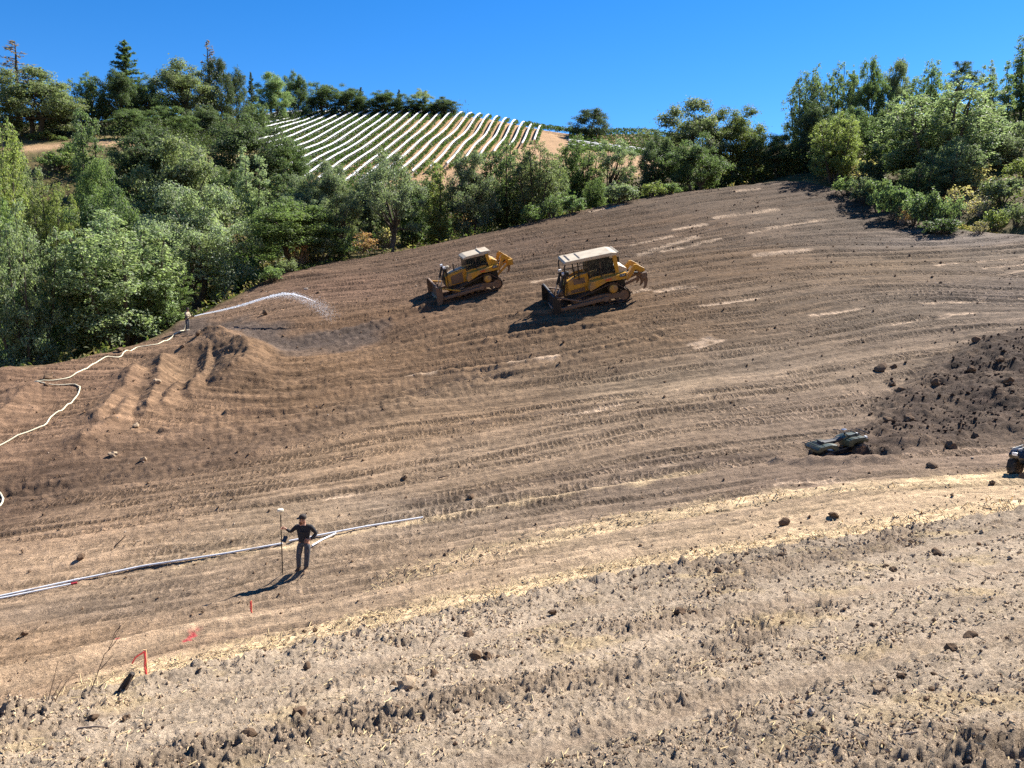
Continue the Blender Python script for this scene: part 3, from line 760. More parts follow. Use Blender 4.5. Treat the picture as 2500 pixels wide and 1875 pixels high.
def tree_shape(kind, seed):
    """returns (leaf vertices, leaf faces, trunk builder, height, radius)"""
    rs = np.random.RandomState(seed); mb = MB()
    def limb(a, b, r0, r1, bend=0.12, n=5):
        a = np.array(a, float); b = np.array(b, float); L = np.linalg.norm(b - a)
        pts = [a + (b - a) * t + rs.normal(size=3) * bend * L * 0.25 * math.sin(math.pi * t) + np.array([0, 0, bend * L * math.sin(math.pi * t) * 0.6]) for t in np.linspace(0, 1, n)]
        mb.tube(pts, [r0 + (r1 - r0) * t for t in np.linspace(0, 1, n)], n=6)
        return pts
    if kind in ('oak', 'oak_open', 'dense'):
        h, R = 10.0, 5.0
        K = {'oak': 125, 'oak_open': 75, 'dense': 150}[kind]
        d = unit(rs.normal(size=(K, 3))); d[:, 2] = np.where(d[:, 2] < -0.75, -d[:, 2], d[:, 2])
        lob = 1 + 0.22 * np.sin(3 * np.arctan2(d[:, 1], d[:, 0]) + seed) + 0.12 * np.sin(5 * np.arctan2(d[:, 1], d[:, 0]) + 2 * seed) + 0.15 * np.sin(6 * d[:, 2] + seed)
        if kind == 'dense': lob = 1 + 0.3 * (lob - 1)
        fr = (0.40 + 0.52 * rs.rand(K) ** 0.6) * lob
        zc, rz = (4.75, 5.0) if kind == 'oak' else (5.6, 4.2) if kind == 'oak_open' else (4.6, 5.0)
        cen = d * fr[:, None] * np.array([R * 0.92, R * 0.92, rz]) + np.array([0, 0, zc])
        rad = rs.uniform(0.65, 1.25, K) * (1.0 if kind != 'oak_open' else 0.85)
        n = {'oak': 31000, 'oak_open': 13000, 'dense': 17000}[kind]
        P, nr = clump_leaves(cen, rad, n, rs)
        out = rs.rand(n) < 0.06
        P[out] += rs.normal(size=(out.sum(), 3)) * 0.35
        S = rs.uniform(0.072, 0.150, n) * (1.0 if kind != 'dense' else 1.15)
        ns = 1 if kind == 'dense' else rs.randint(2, 4)
        for s in range(ns):
            a = rs.rand() * 6.28; base = np.array([0.25 * math.cos(a), 0.25 * math.sin(a), -0.6]) * (0 if ns == 1 else 1)
            base[2] = -0.6
            fork = np.array([math.cos(a) * 0.9, math.sin(a) * 0.9, rs.uniform(2.0, 3.2)])
            limb(base, fork, 0.30, 0.20)
            for j in rs.choice(K, 9, replace=False):
                mid = fork * 0.45 + cen[j] * 0.55
                limb(fork, mid, 0.13, 0.07); limb(mid, cen[j], 0.07, 0.025)
    elif kind in ('bay', 'bay_slim'):
        h, R = 11.0, 4.0 if kind == 'bay' else 2.2
        ns = 9 if kind == 'bay' else 3
        C, Rd = [], []
        for s in range(ns):
            a = s * 2.4 + rs.rand(); off = R * (0.62 * math.sqrt((s + 0.3) / ns))
            top = h * (1.0 - 0.42 * (off / R) ** 1.5 - 0.12 * rs.rand()) * (1.0 if s else 1.0)
            bx, by = off * math.cos(a), off * math.sin(a)
            limb((bx * 0.15, by * 0.15, -0.6), (bx * 0.9, by * 0.9, top * 0.55), 0.15, 0.08, 0.03)
            limb((bx * 0.9, by * 0.9, top * 0.55), (bx * 1.15, by * 1.15, top * 0.97), 0.08, 0.02, 0.02)
            z = h * 0.10 + rs.rand()
            while z < top:
                f = z / top
                wr = R * 0.42 * (0.55 + 0.9 * f) * (1 - f) ** 0.55 + 0.18
                for _ in range(3 if wr > 0.7 else 2):
                    aa = rs.rand() * 6.28; q = wr * math.sqrt(rs.rand())
                    sp = 0.75 + 0.4 * f
                    C.append((bx * sp * 1.0 + q * math.cos(aa), by * sp + q * math.sin(aa), z + rs.normal() * 0.2)); Rd.append(rs.uniform(0.30, 0.62) * (1.1 - 0.45 * f))
                    if rs.rand() < 0.10: limb((bx * sp * 0.8, by * sp * 0.8, z - 0.8), C[-1], 0.05, 0.015, 0.05, 3)
                z += 0.36
        cen, rad = np.array(C), np.array(Rd)
        n = 31000 if kind == 'bay' else 12000
        P, nr = clump_leaves(cen, rad, n, rs, up=0.15, flat=1.25)
        S = rs.uniform(0.055, 0.118, n)
    elif kind in ('conifer', 'conifer_bare'):
        h, R = 16.0, 3.6
        bare = kind == 'conifer_bare'
        limb((0, 0, -0.8), (rs.normal() * 0.1, rs.normal() * 0.1, h), 0.34, 0.03, 0.01, 8)
        P, nr, S = [], [], []
        z = h * (0.12 if not bare else 0.3)
        while z < h * 0.99:
            f = z / h
            for k in range(rs.randint(3, 6) if not bare else rs.randint(2, 4)):
                a = rs.rand() * 6.28; Lb = (R * (1 - f) ** 0.75 + 0.15) * rs.uniform(0.6, 1.15)
                tip = np.array([Lb * math.cos(a), Lb * math.sin(a), z + Lb * (0.05 + 0.5 * f - 0.1)])
                a0 = np.array([0, 0, z])
                limb(a0, tip, 0.05 * (1 - f) + 0.02, 0.012, 0.04, 3)
                m = int((26 if not bare else 7) * Lb) + 5
                t = rs.rand(m) ** 0.7
                sp = (rs.rand(m) - 0.5) * 0.75 * (1.15 - t) * Lb * 0.8
                side = np.array([-math.sin(a), math.cos(a), 0])
                pp = a0 + (tip - a0) * t[:, None] + side * sp[:, None] + rs.normal(size=(m, 3)) * np.array([0.06, 0.06, 0.10]) - np.array([0, 0, 1]) * (np.abs(sp) * 0.3)[:, None]
                P.append(pp); nr.append(unit(np.array([0, 0, 1]) + rs.normal(size=(m, 3)) * 0.55)); S.append(rs.uniform(0.13, 0.30, m))
            z += 0.34 if not bare else 0.5
        P, nr, S = np.concatenate(P), np.concatenate(nr), np.concatenate(S)
    elif kind in ('shrub', 'brush', 'twiggy'):
        h, R = 2.0, 1.3
        K = 40 if kind == 'shrub' else 32
        a = rs.rand(K) * 6.28; q = R * 0.78 * np.sqrt(rs.rand(K))
        zt = 0.14 + 1.42 * np.sqrt(np.clip(1 - (q / (R * 0.95)) ** 2, 0, 1)) * rs.uniform(0.15, 1.0, K)
        cen = np.stack([q * np.cos(a), q * np.sin(a), zt], 1); rad = rs.uniform(0.22, 0.42, K)
        n = {'shrub': 2600, 'brush': 1500, 'twiggy': 500}[kind]
        P, nr = clump_leaves(cen, rad, n, rs, up=0.3, flat=1.35 if kind == 'brush' else 1.0)
        P[:, 2] = np.maximum(P[:, 2], 0.02)
        S = rs.uniform(0.05, 0.11, n)
        for j in range(0, K, 1 if kind == 'twiggy' else 2):
            limb((cen[j][0] * 0.15, cen[j][1] * 0.15, -0.15), cen[j] * np.array([1.05, 1.05, 1.1]), 0.03, 0.008, 0.06, 4)
    V, F = leaf_quads(P, nr, S, rs, 0.55 if not kind.startswith('conifer') else 0.3)
    return V, F, mb, h, R
SHAPES = {}
def shape(kind, var):
    if (kind, var) not in SHAPES:
        V, F, mb, h, R = tree_shape(kind, 31 * var + 7 + 101 * ['oak','oak_open','dense','bay','bay_slim','conifer','conifer_bare','shrub','brush','twiggy'].index(kind))
        me = mesh_np('crown', V, F); me.materials.append(MAT_LEAF)
        q = np.abs(V[:, :2]).max(1)
        t = bpy.data.meshes.new('trunk'); t.from_pydata(mb.v, [], mb.f); t.materials.append(MAT_BARK if kind != 'twiggy' else MAT_DEAD)
        SHAPES[(kind, var)] = (me, t, float(np.percentile(V[:, 2], 99.7)), float(np.percentile(q, 98)))
    return SHAPES[(kind, var)]
def plant(name, label, cat, kind, var, pos, height, radius, color, group=None, rot=None, lean=0.0, part_names=('trunk', 'crown')):
    cme, tme, h, R = shape(kind, var)
    o = empty(name, pos)
    o.rotation_euler = (lean * 0.5, lean, (hash((round(pos[0], 2), round(pos[1], 2))) % 628) / 100.0 if rot is None else rot)
    o.scale = (radius / R, radius / R, height / h)
    tag(o, label, cat, group)
    link(part_names[0], tme, None, o)
    c = link(part_names[1], cme, None, o); c.color = (*color, 1)
    return o
LEAF_GAIN = 2.0
G = {'dark': (0.042, 0.062, 0.026), 'deep': (0.030, 0.042, 0.022), 'mid': (0.070, 0.098, 0.044), 'olive': (0.092, 0.110, 0.060), 'pale': (0.116, 0.146, 0.086), 'bright': (0.090, 0.128, 0.046),
     'yellow': (0.122, 0.146, 0.046), 'grey': (0.098, 0.120, 0.078), 'rust': (0.20, 0.11, 0.055), 'plum': (0.105, 0.075, 0.070), 'gold': (0.24, 0.21, 0.05), 'dry': (0.22, 0.18, 0.09)}
def grey_mix(c, k, f=0.16):
    l = 0.3 * c[0] + 0.6 * c[1] + 0.1 * c[2]
    return tuple((q * (1 - f) + l * f) * k for q in c)
def tree_px(u, Y, top_v, half_w, kind, var, col, label, cat='tree', group=None, name='tree', k=1.0, base_dz=0.0):
    """a tree at image column u, Y metres away, its top at row top_v, half_w photo pixels to each side"""
    x = ray(u, 720)[0] * Y
    zb = float(H0(np.array([x]), np.array([Y]))[0]) + base_dz
    top = ray(u, top_v)[1] * Y
    c = grey_mix(G[col], k * LEAF_GAIN)
    return plant(name, label, cat, kind, var, (x, Y, zb), max(top - zb, 0.6), half_w * Y / FPX * (1.12 if group == RV else 1.05), c, group)
SK = 'trees along the skyline ridge'; RV = 'trees filling the ravine below the vineyard'; RT = 'trees on the right hand hilltop'; CR = 'trees behind the crest of the graded hill'
TREES = [
 # left skyline
 (110,150,172,108,'oak',0,'olive','broad olive oak at the far left of the skyline, below a sparse conifer',SK,'oak_tree',0.9),
 (78,160,100,50,'conifer_bare',0,'plum','sparse purplish conifer rising above the broad oak at far left',SK,'conifer_tree',1),
 (134,157,166,16,'conifer',1,'dark','small dark spire tree at the right shoulder of the far left oak',SK,'conifer_tree',1),
 (0,158,200,40,'oak',1,'dark','dark oak cut by the left edge of the photo on the skyline',SK,'oak_tree',1),
 (185,153,225,42,'oak',2,'olive','lower olive oak on the right flank of the far left oak',SK,'oak_tree',0.95),
 (248,160,182,36,'bay',0,'mid','light green rounded tree left of the tall dark skyline conifer',SK,'tree',1.2),
 (338,166,102,50,'conifer',0,'dark','tall dark green conifer, highest point of the left skyline',SK,'conifer_tree',1.1),
 (320,160,172,50,'oak',3,'dark','dark oak at the foot of the tallest skyline conifer',SK,'oak_tree',1.0),
 (385,165,190,45,'oak',1,'dark','dark green oak right of the tallest skyline conifer',SK,'oak_tree',1.25),
 (470,172,154,78,'oak',2,'olive','big rounded olive oak between the conifers on the skyline',SK,'oak_tree',0.85),
 (553,176,143,36,'dense',0,'deep','narrow dense dark tree with a bare conifer top sticking out of it',SK,'tree',1.1),
 (534,180,99,34,'conifer_bare',1,'plum','bare topped reddish conifer poking out above the dense dark tree',SK,'conifer_tree',1),
 (598,182,168,27,'dense',1,'deep','dark cypress shaped tree right of the bare topped conifer',SK,'tree',1.3),
 (632,187,178,16,'conifer',1,'deep','thin black green spire on the skyline left of the lit green oak',SK,'conifer_tree',1),
 (684,205,180,44,'oak',0,'mid','sunlit green oak on the ridge above the left end of the vine rows',SK,'oak_tree',1.25),
 (738,215,177,34,'oak',3,'dark','dark oak on the ridge just right of the sunlit green oak',SK,'oak_tree',1.3),
 (800,222,206,46,'oak',2,'dark','first of the dark low oaks on the ridge above the vineyard',SK,'oak_tree',1.1),
 (862,225,208,42,'oak',1,'dark','second dark low oak on the ridge above the vineyard',SK,'oak_tree',1.0),
 (892,228,214,14,'conifer',0,'deep','little dark conifer tip between the ridge oaks above the vineyard',SK,'conifer_tree',1),
 (945,228,223,50,'oak',3,'dark','wide dark oak in the middle of the ridge row above the vineyard',SK,'oak_tree',1.0),
 (982,231,219,10,'conifer',1,'deep','tiny dark conifer beside the sparse pale oak on the ridge',SK,'conifer_tree',1),
 (1035,233,219,34,'oak_open',0,'olive','sparse pale oak with see through crown on the ridge above the vineyard',SK,'oak_tree',1.1),
 (1025,231,248,36,'oak',0,'dark','low dark oak under the sparse pale oak on the ridge',SK,'oak_tree',1),
 (1086,234,240,34,'oak',2,'deep','last dark oak at the right end of the ridge row',SK,'oak_tree',1.3),
 (1437,238,268,47,'dense',0,'deep','lone dense dark round tree on the green ridge in the middle',None,'tree',1.0),
 # ravine
 (10,84,280,72,'bay',1,'yellow','feathery yellow green tree high at the left edge, upper one',RV,'tree',0.9),
 (55,92,360,62,'bay',2,'olive','olive feathery tree just right of the upper left edge tree',RV,'tree',1.0),
 (55,60,510,88,'bay',3,'pale','pale green tall tree at the left edge standing behind the dirt berm',RV,'tree',0.85),
 (-40,66,430,70,'bay',0,'bright','bright green tree cut by the left edge behind the pale tall tree',RV,'tree',0.9),
 (237,108,276,40,'bay_slim',0,'mid','pointed upright green tree in front of the bare dirt clearing',RV,'tree',0.95),
 (390,122,300,84,'oak',1,'deep','dark rounded oak right of the bare dirt clearing',RV,'oak_tree',1.5),
 (465,98,343,112,'oak',0,'olive','big olive dome shaped oak in the middle of the left woods',RV,'oak_tree',0.95),
 (262,96,392,52,'oak',2,'bright','bright leafy green tree below the pointed upright tree',RV,'tree',0.85),
 (285,82,458,92,'oak',3,'dark','dark green spreading tree behind the pale tree with the hose man below',RV,'tree',1.3),
 (148,84,446,56,'bay',1,'yellow','yellow green tree between the left edge tree and the dark spreading tree',RV,'tree',0.75),
 (205,76,600,60,'oak',1,'deep','very dark shaded tree in the gap between two pale trees at left',RV,'tree',1.2),
 (478,74,456,112,'oak',2,'grey','large grey olive tree above the water jet with trunks showing',RV,'oak_tree',1.15),
 (300,65.5,522,135,'bay',2,'pale','large pale green tree right behind the man with the hose',RV,'tree',1.0),
 (210,64,610,60,'bay',0,'bright','lower bright green tree at the left foot of the large pale tree',RV,'tree',0.75),
 (400,67,640,55,'bay',3,'bright','green leafy tree beside the hose man, right of the large pale tree',RV,'tree',0.85),
 (622,106,366,40,'bay_slim',1,'grey','slim pale grey green tree right of the big olive dome',RV,'tree',1.3),
 (697,102,392,40,'bay_slim',2,'mid','dark green cone shaped tree below the left vine rows',RV,'tree',0.7),
 (600,132,288,95,'oak',3,'deep','dark oak mass on the slope left of the first white vine rows',RV,'oak_tree',1.5),
 (700,136,318,66,'oak',1,'dark','dark green oak overlapping the lower left corner of the vineyard',RV,'oak_tree',1.2),
 (642,176,243,26,'bay',3,'mid','light green tree standing at the upper left corner of the vineyard',RV,'tree',1.0),
 (560,112,410,50,'oak',0,'dark','shaded dark tree between the big olive dome and the slim pale tree',RV,'tree',1.2),
 (748,96,430,50,'oak',2,'grey','grey green rounded tree above the round yellow green bush',RV,'tree',1.0),
 (815,98,395,52,'oak',0,'grey','grey oak below the vine rows, left of the open branched oak',RV,'oak_tree',0.85),
 (722,81,492,126,'oak',3,'bright','wide round yellow green tree sitting low above the dirt edge',RV,'tree',0.7),
 (835,84,455,52,'oak_open',1,'olive','small olive tree between the wide round tree and the open branched oak',RV,'tree',0.8),
 (950,86,372,92,'oak_open',0,'grey','open branched grey oak whose limbs show against the vineyard',RV,'oak_tree',0.85),
 (905,95,420,60,'oak',1,'olive','olive oak filling the gap behind the open branched oak',RV,'oak_tree',0.7),
 (1072,92,398,42,'bay_slim',0,'yellow','upright yellow green tree below the middle of the vineyard',RV,'tree',0.75),
 (1020,98,440,50,'oak',2,'dark','dark tree behind the upright yellow green tree',RV,'tree',1.3),
 (1150,93,374,58,'oak',0,'grey','grey green oak above the nearer left bulldozer',RV,'oak_tree',0.8),
 (1235,98,345,62,'bay',0,'mid','spired mid green tree below the right end of the vine rows',RV,'tree',0.85),
 (1310,95,352,58,'bay',2,'olive','olive tree with several points, last before the dark central oaks',RV,'tree',0.85),
 (1345,101,400,45,'bay',1,'mid','lower mid green tree at the rim between the two bulldozers',RV,'tree',0.8),
 (1412,112,335,66,'bay',3,'bright','tree with yellow green top in front of the lone round tree',CR,'tree',0.65),
 (1490,114,342,58,'oak_open',1,'grey','hazy grey green feathery tree left of the dark central oak',CR,'tree',1.1),
 (1450,99,435,32,'bay',2,'bright','small bright green young tree at the rim below the lone round tree',CR,'tree',0.75),
 (1600,110,326,54,'oak',3,'deep','dark oak left of the tallest oak on the hill crest',CR,'oak_tree',1.4),
 (1680,120,250,92,'oak',0,'olive','tallest oak on the crest with sky showing through its crown',CR,'oak_tree',0.75),
 (1782,119,264,68,'oak',2,'yellow','yellowing oak just right of the tallest crest oak',CR,'oak_tree',0.55),
 (1688,106,332,76,'oak',1,'dark','dark green spreading oak in front of the tallest crest oak',CR,'oak_tree',1.15),
 (1830,117,318,50,'oak',3,'mid','green rounded tree left of the right hand hilltop trees',CR,'tree',0.8),
 (1888,115,330,44,'oak',0,'dark','darker rounded tree touching the right hand hilltop trees',CR,'tree',1.1),
 # right hilltop
 (1955,119,172,52,'bay',1,'mid','leftmost tall tree of the right hilltop group, deep shade below',RT,'tree',0.9),
 (1980,112,230,56,'oak',1,'deep','dark shaded oak under the leftmost tall hilltop tree',RT,'oak_tree',1.2),
 (2037,121,158,40,'bay',0,'mid','second tall hilltop tree from the left with a pointed top',RT,'tree',1.1),
 (2098,123,146,40,'oak',2,'dark','dark topped tree in the middle of the right hilltop group',RT,'tree',1.5),
 (2160,127,148,42,'oak',0,'grey','grey green tree right of the dark topped hilltop tree',RT,'tree',0.8),
 (2060,110,262,62,'oak',3,'dark','dark tree behind the small yellow green tree at right',RT,'tree',1.2),
 (2150,112,250,56,'oak',1,'mid','mid green tree behind the large light green tree, left side',RT,'tree',0.8),
 (2238,119,150,40,'bay',2,'bright','light green hilltop tree with two slanting tops',RT,'tree',0.85),
 (2318,150,150,46,'oak_open',0,'deep','dark branching oak against the sky behind the right hilltop trees',RT,'oak_tree',1.2),
 (2290,128,240,50,'oak_open',1,'olive','pale thin tree below the dark branching oak',RT,'tree',1.0),
 (2378,131,147,20,'bay_slim',1,'grey','thin pointed tree left of the two light slim trees at right',RT,'tree',1.1),
 (2410,112,155,28,'bay_slim',2,'bright','tall slim light green tree second from the right edge',RT,'tree',0.85),
 (2465,119,92,36,'bay_slim',0,'mid','tallest slim tree near the right edge of the photo',RT,'tree',0.95),
 (2510,116,190,34,'oak',2,'dark','dark tree cut by the right edge of the photo',RT,'tree',1.2),
 (2300,88,345,62,'bay',3,'pale','lower light green tree in front of the large many stemmed one',RT,'tree',0.8),
 (2225,87,400,46,'bay',0,'mid','small dark green tree at the left foot of the large light tree',RT,'tree',0.8),
 (2425,96,330,44,'bay',2,'grey','greyish young tree on the slope right of the large light tree',RT,'tree',0.9),
 (350,150,268,50,'oak',2,'dark','low dark oak just above the right end of the bare clearing',SK,'oak_tree',1.2),
 (440,156,262,54,'oak',0,'dark','low dark oak below the big rounded skyline oak',SK,'oak_tree',1.2),
 (520,165,258,50,'oak',3,'deep','shaded low oak below the dense dark skyline tree',SK,'oak_tree',1.5),
 (2020,104,278,58,'bay',3,'yellow','small yellow green tree standing alone at the top of the graded hill',RT,'tree',0.85),
 (2270,96,212,130,'bay',1,'pale','large light green many stemmed tree above the right hand track',RT,'tree',0.9),
 (2200,100,300,66,'bay',2,'bright','green left flank tree of the large light green tree',RT,'tree',0.7),
 (2345,98,300,52,'bay',0,'pale','pale right flank tree beside the large light green tree',RT,'tree',0.85),
]
for (u, Y, tv, hw, kind, var, col, label, grp, nm, k) in TREES:
    tree_px(u, Y, tv, hw, kind, var, col, label, 'tree', grp, nm, k, -2.2 if grp is None else 0.0)

# shrubs: u, v of the foot, height and half width in photo pixels
SHR = [
 (30,880,70,70,'shrub',0,'grey',0.9,'grey green bush at the left edge below the pale tall tree'),
 (90,850,45,40,'brush',1,'pale',0.8,'small pale bush at the top of the left dirt berm'),
 (150,835,60,50,'shrub',1,'dark',1.2,'dark bush in the shadow behind the left dirt berm'),
 (215,815,55,55,'twiggy',0,'dry',1.0,'tangle of bare grey branches at the dirt edge left of the hose man'),
 (275,805,60,50,'twiggy',1,'dry',0.9,'pile of pale dead branches under the large pale tree'),
 (330,795,55,45,'shrub',2,'dark',1.4,'low dark bush just left of the man with the hose'),
 (480,765,45,34,'brush',0,'gold',1.0,'yellow leaved bush just behind the man with the hose'),
 (520,745,42,36,'brush',1,'gold',0.7,'yellow and green bush right of the hose man'),
 (560,722,40,34,'brush',2,'bright',0.9,'bright low bush behind the start of the water jet'),
 (610,705,38,38,'brush',0,'bright',1.0,'green low bush in the row along the dirt edge, nearest the jet'),
 (655,690,36,34,'brush',1,'bright',0.85,'green low bush left of the reddish dry bush'),
 (725,655,62,30,'twiggy',0,'rust',1.1,'reddish dry bush at the dirt edge beside the wide round tree'),
 (700,668,34,28,'brush',2,'olive',1.0,'short olive bush left foot of the reddish dry bush'),
 (780,645,56,40,'shrub',1,'olive',0.9,'olive grey bush right of the reddish dry bush'),
 (830,632,50,36,'brush',1,'mid',1.0,'mid green bush below the small olive tree'),
 (885,618,50,36,'twiggy',1,'rust',0.8,'brown dry undergrowth below the open branched oak'),
 (950,610,56,40,'twiggy',2,'dry',0.7,'grey leafless brush at the foot of the open branched oak'),
 (1010,600,52,36,'shrub',0,'mid',0.9,'round green bush right of the open oak trunk'),
 (1070,588,50,34,'shrub',2,'dark',1.3,'dark bush below the upright yellow green tree'),
 (1125,575,60,34,'twiggy',0,'rust',0.9,'reddish brown bush above the left bulldozer'),
 (1180,566,44,36,'shrub',1,'dark',1.5,'dark bush under the grey green oak above the left bulldozer'),
 (1240,556,50,38,'brush',0,'bright',0.85,'bright low bush at the rim right of the left bulldozer'),
 (1300,545,42,34,'brush',1,'bright',0.75,'bright low bush at the rim between the bulldozers'),
 (1350,533,58,26,'brush',2,'mid',0.9,'small pointed green bush at the rim in front of shade'),
 (1400,522,40,32,'shrub',0,'dark',1.5,'dark shaded bush at the rim below the lone round tree'),
 (1520,496,44,40,'shrub',2,'grey',0.9,'grey green bush at the rim right of the young tree'),
 (1600,480,34,32,'brush',0,'yellow',0.75,'bright yellow green bush in front of the dark central oak'),
 (1640,474,26,26,'brush',1,'bright',0.8,'little green bush at the foot of the dark crest oak'),
 (1720,462,34,32,'brush',2,'dry',0.8,'straw coloured bush below the spreading dark oak'),
 (1765,452,40,36,'brush',0,'yellow',0.75,'yellow green shrub, first in the row left of the hilltop'),
 (1810,445,42,36,'brush',1,'yellow',0.65,'yellow green shrub, second in the row left of the hilltop'),
 (1860,438,40,36,'brush',2,'olive',1.0,'olive shrub, third in the row left of the hilltop'),
 (1905,430,38,34,'brush',0,'olive',1.15,'tan olive shrub just left of the bare hilltop'),
 (1940,425,40,30,'brush',1,'yellow',0.6,'light shrub behind the bare hilltop'),
 (2070,478,44,30,'brush',2,'bright',0.8,'bright shrub right of the small yellow green hilltop tree'),
 (2110,500,60,34,'shrub',0,'olive',0.9,'olive shrub at the rim left of the dark shrub bank'),
 (2150,518,70,36,'shrub',1,'mid',0.8,'left shrub of the dark bank above the right hand track'),
 (2195,538,80,40,'shrub',2,'dark',1.4,'shaded shrub of the dark bank under the large light tree'),
 (2240,550,74,40,'brush',0,'mid',0.9,'lit leafy shrub in the middle of the bank under the large tree'),
 (2205,548,40,20,'twiggy',0,'rust',1.0,'rust red dead shrub among the bank below the large tree'),
 (2285,556,84,42,'brush',1,'mid',0.8,'tall lit shrub of the bank under the large light tree'),
 (2325,560,76,38,'brush',2,'mid',0.95,'right end shrub of the bank below the large tree'),
 (2300,575,36,44,'shrub',0,'dark',1.0,'low dark shrub at the lip of the right hand track'),
 (2435,568,52,32,'brush',1,'yellow',0.75,'round yellow green shrub beside the track near the right edge'),
 (2400,572,30,26,'twiggy',1,'dry',0.5,'small grey dead shrub left of the round yellow green shrub'),
 (2490,556,60,36,'brush',2,'olive',0.8,'olive shrub at the right edge above the track'),
 (2455,500,60,46,'shrub',1,'olive',0.8,'grey olive shrub halfway up the right hand slope'),
 (2390,470,60,50,'twiggy',2,'dry',0.8,'thin dry scrub right of the large light green tree'),
 (2480,390,90,52,'shrub',2,'grey',0.85,'large grey green shrub high on the right hand slope'),
 (2430,360,60,40,'shrub',0,'grey',0.9,'grey green shrub left of the large one high on the right slope'),
 (2500,440,50,40,'brush',0,'yellow',0.7,'yellowish shrub at the right edge halfway up the slope'),
 (2410,530,44,40,'twiggy',0,'dry',0.9,'dry thin brush above the round yellow green shrub'),
 (2350,520,60,40,'twiggy',1,'dry',0.8,'tall dry weeds at the right foot of the large light green tree'),
 (2120,455,60,40,'twiggy',2,'dry',0.8,'pale dry brush between the small yellow tree and the large tree'),
 (2130,470,70,30,'shrub',1,'deep',1.3,'dark small bush between the small yellow tree and the large tree'),
 (170,388,34,30,'shrub',0,'bright',0.8,'round green bush standing alone in the bare dirt clearing'),
 (110,345,22,26,'brush',1,'yellow',0.7,'yellow green bush at the top of the bare clearing'),
 (75,342,14,14,'brush',2,'bright',0.8,'tiny green bush left at the top of the bare clearing'),
 (150,345,12,12,'brush',0,'bright',0.8,'tiny green bush right at the top of the bare clearing'),
 (200,350,22,20,'brush',1,'mid',0.9,'small green bush between the clearing and the pointed tree'),
 (190,430,44,50,'brush',2,'yellow',0.7,'light brush patch below the bare dirt clearing'),
 (300,420,40,46,'brush',0,'olive',1.0,'olive brush right of the pointed upright tree'),
 (130,420,40,46,'brush',1,'bright',0.7,'green brush patch below the left end of the clearing'),
 (340,440,50,46,'shrub',2,'dark',1.2,'dark brush below the dark rounded oak'),
]
for (u, v, hp, hw, kind, var, col, k, label) in SHR:
    p = hit(u, v)
    s = p[1] / FPX
    c = grey_mix(G[col], k * LEAF_GAIN)
    plant('shrub', label, 'shrub', kind, var, (p[0], p[1] + hw * s * 0.4, float(H0(np.array([p[0]]), np.array([p[1] + hw * s * 0.4]))[0])), hp * s * 1.05, hw * s, c, 'shrubs along the edges of the graded ground', part_names=('stems', 'foliage'))

# low undergrowth covering the wooded slopes: nobody could count it
def undergrowth():
    rs = np.random.RandomState(5)
    n = 26000
    th = np.radians(rs.uniform(-37, 37, n)); r = np.exp(rs.uniform(math.log(48), math.log(190), n))
    x, y = r * np.sin(th), r * np.cos(th)
    rd = rim_sd(x, y)
    dens = PN[3](x * 0.12, y * 0.12) + 0.5 * PN[4](x * 0.5, y * 0.5)
    vy = (y > 150) & (x > -78) & (x < 45)
    bare = (np.hypot((x + 82) / 13.0, (y - 139) / 8.0) < 1) | (np.hypot((x + 68) / 8.0, (y - 142) / 6.0) < 1)
    top = np.hypot((x - at(1920,433,105)[0]) / 2.0, y - 105.5) < 3
    keep = (rd > 0.4) & (dens > -0.25) & ~vy & ~bare & ~top
    x, y = x[keep], y[keep]
    m = 5
    n = len(x)
    hgt = (0.25 + 0.8 * rs.rand(n)) * (0.7 + 0.6 * sstep(0, 0.6, PN[6](x * 0.2, y * 0.2)))
    sx = np.repeat(x, m) + rs.normal(size=n * m) * 0.22; sy = np.repeat(y, m) + rs.normal(size=n * m) * 0.22
    sz = H0(sx, sy) + np.repeat(hgt, m) * rs.rand(n * m)
    P = np.stack([sx, sy, sz], 1); nr = unit(rs.normal(size=P.shape) * 0.7 + np.array([0, -0.2, 0.6]))
    dry = (PN[8](P[:, 0] * 0.11, P[:, 1] * 0.11) + 0.35 * rs.normal(size=len(P)) + 0.35 * (P[:, 0] > 30)) > 0.12
    V, F = leaf_quads(P, nr, rs.uniform(0.10, 0.26, len(P)), rs, 0.4)
    for nm, msk, col, lab, cat in (('undergrowth', ~dry, (0.075, 0.095, 0.030), 'low green undergrowth covering the wooded slopes', 'undergrowth'), ('dry_brush', dry, (0.20, 0.165, 0.085), 'low dry tan brush between the shrubs on the slopes', 'brush')):
        f = F[msk]; used, inv = np.unique(f, return_inverse=True)
        o = link(nm, mesh_np(nm, V[used], inv.reshape(-1, 4)), MAT_LEAF); o.color = (*col, 1); tag(o, lab, cat, kind='stuff')
undergrowth()
def understory(name, label, line, width, hgt, n, col, seed):
    rs = np.random.RandomState(seed)
    P = np.array(line); s = np.r_[0, np.cumsum(np.linalg.norm(np.diff(P, axis=0), axis=1))]; q = rs.rand(n) * s[-1]
    x = np.interp(q, s, P[:, 0]) + rs.normal(size=n) * width; y = np.interp(q, s, P[:, 1]) + rs.normal(size=n) * width
    k = rim_sd(x, y) > 2.0; x, y = x[k], y[k]; n = len(x)
    h = hgt * np.clip(0.55 + 0.7 * PN[3](x * 0.25, y * 0.25) + 0.35 * PN[4](x * 0.8, y * 0.8), 0.08, 1.3) * rs.rand(n) ** 0.7
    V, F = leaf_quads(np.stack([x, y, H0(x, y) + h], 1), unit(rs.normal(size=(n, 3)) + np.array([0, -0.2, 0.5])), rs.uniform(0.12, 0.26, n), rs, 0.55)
    o = link(name, mesh_np(name, V, F), MAT_LEAF); o.color = (*col, 1); tag(o, label, 'thicket', kind='stuff')
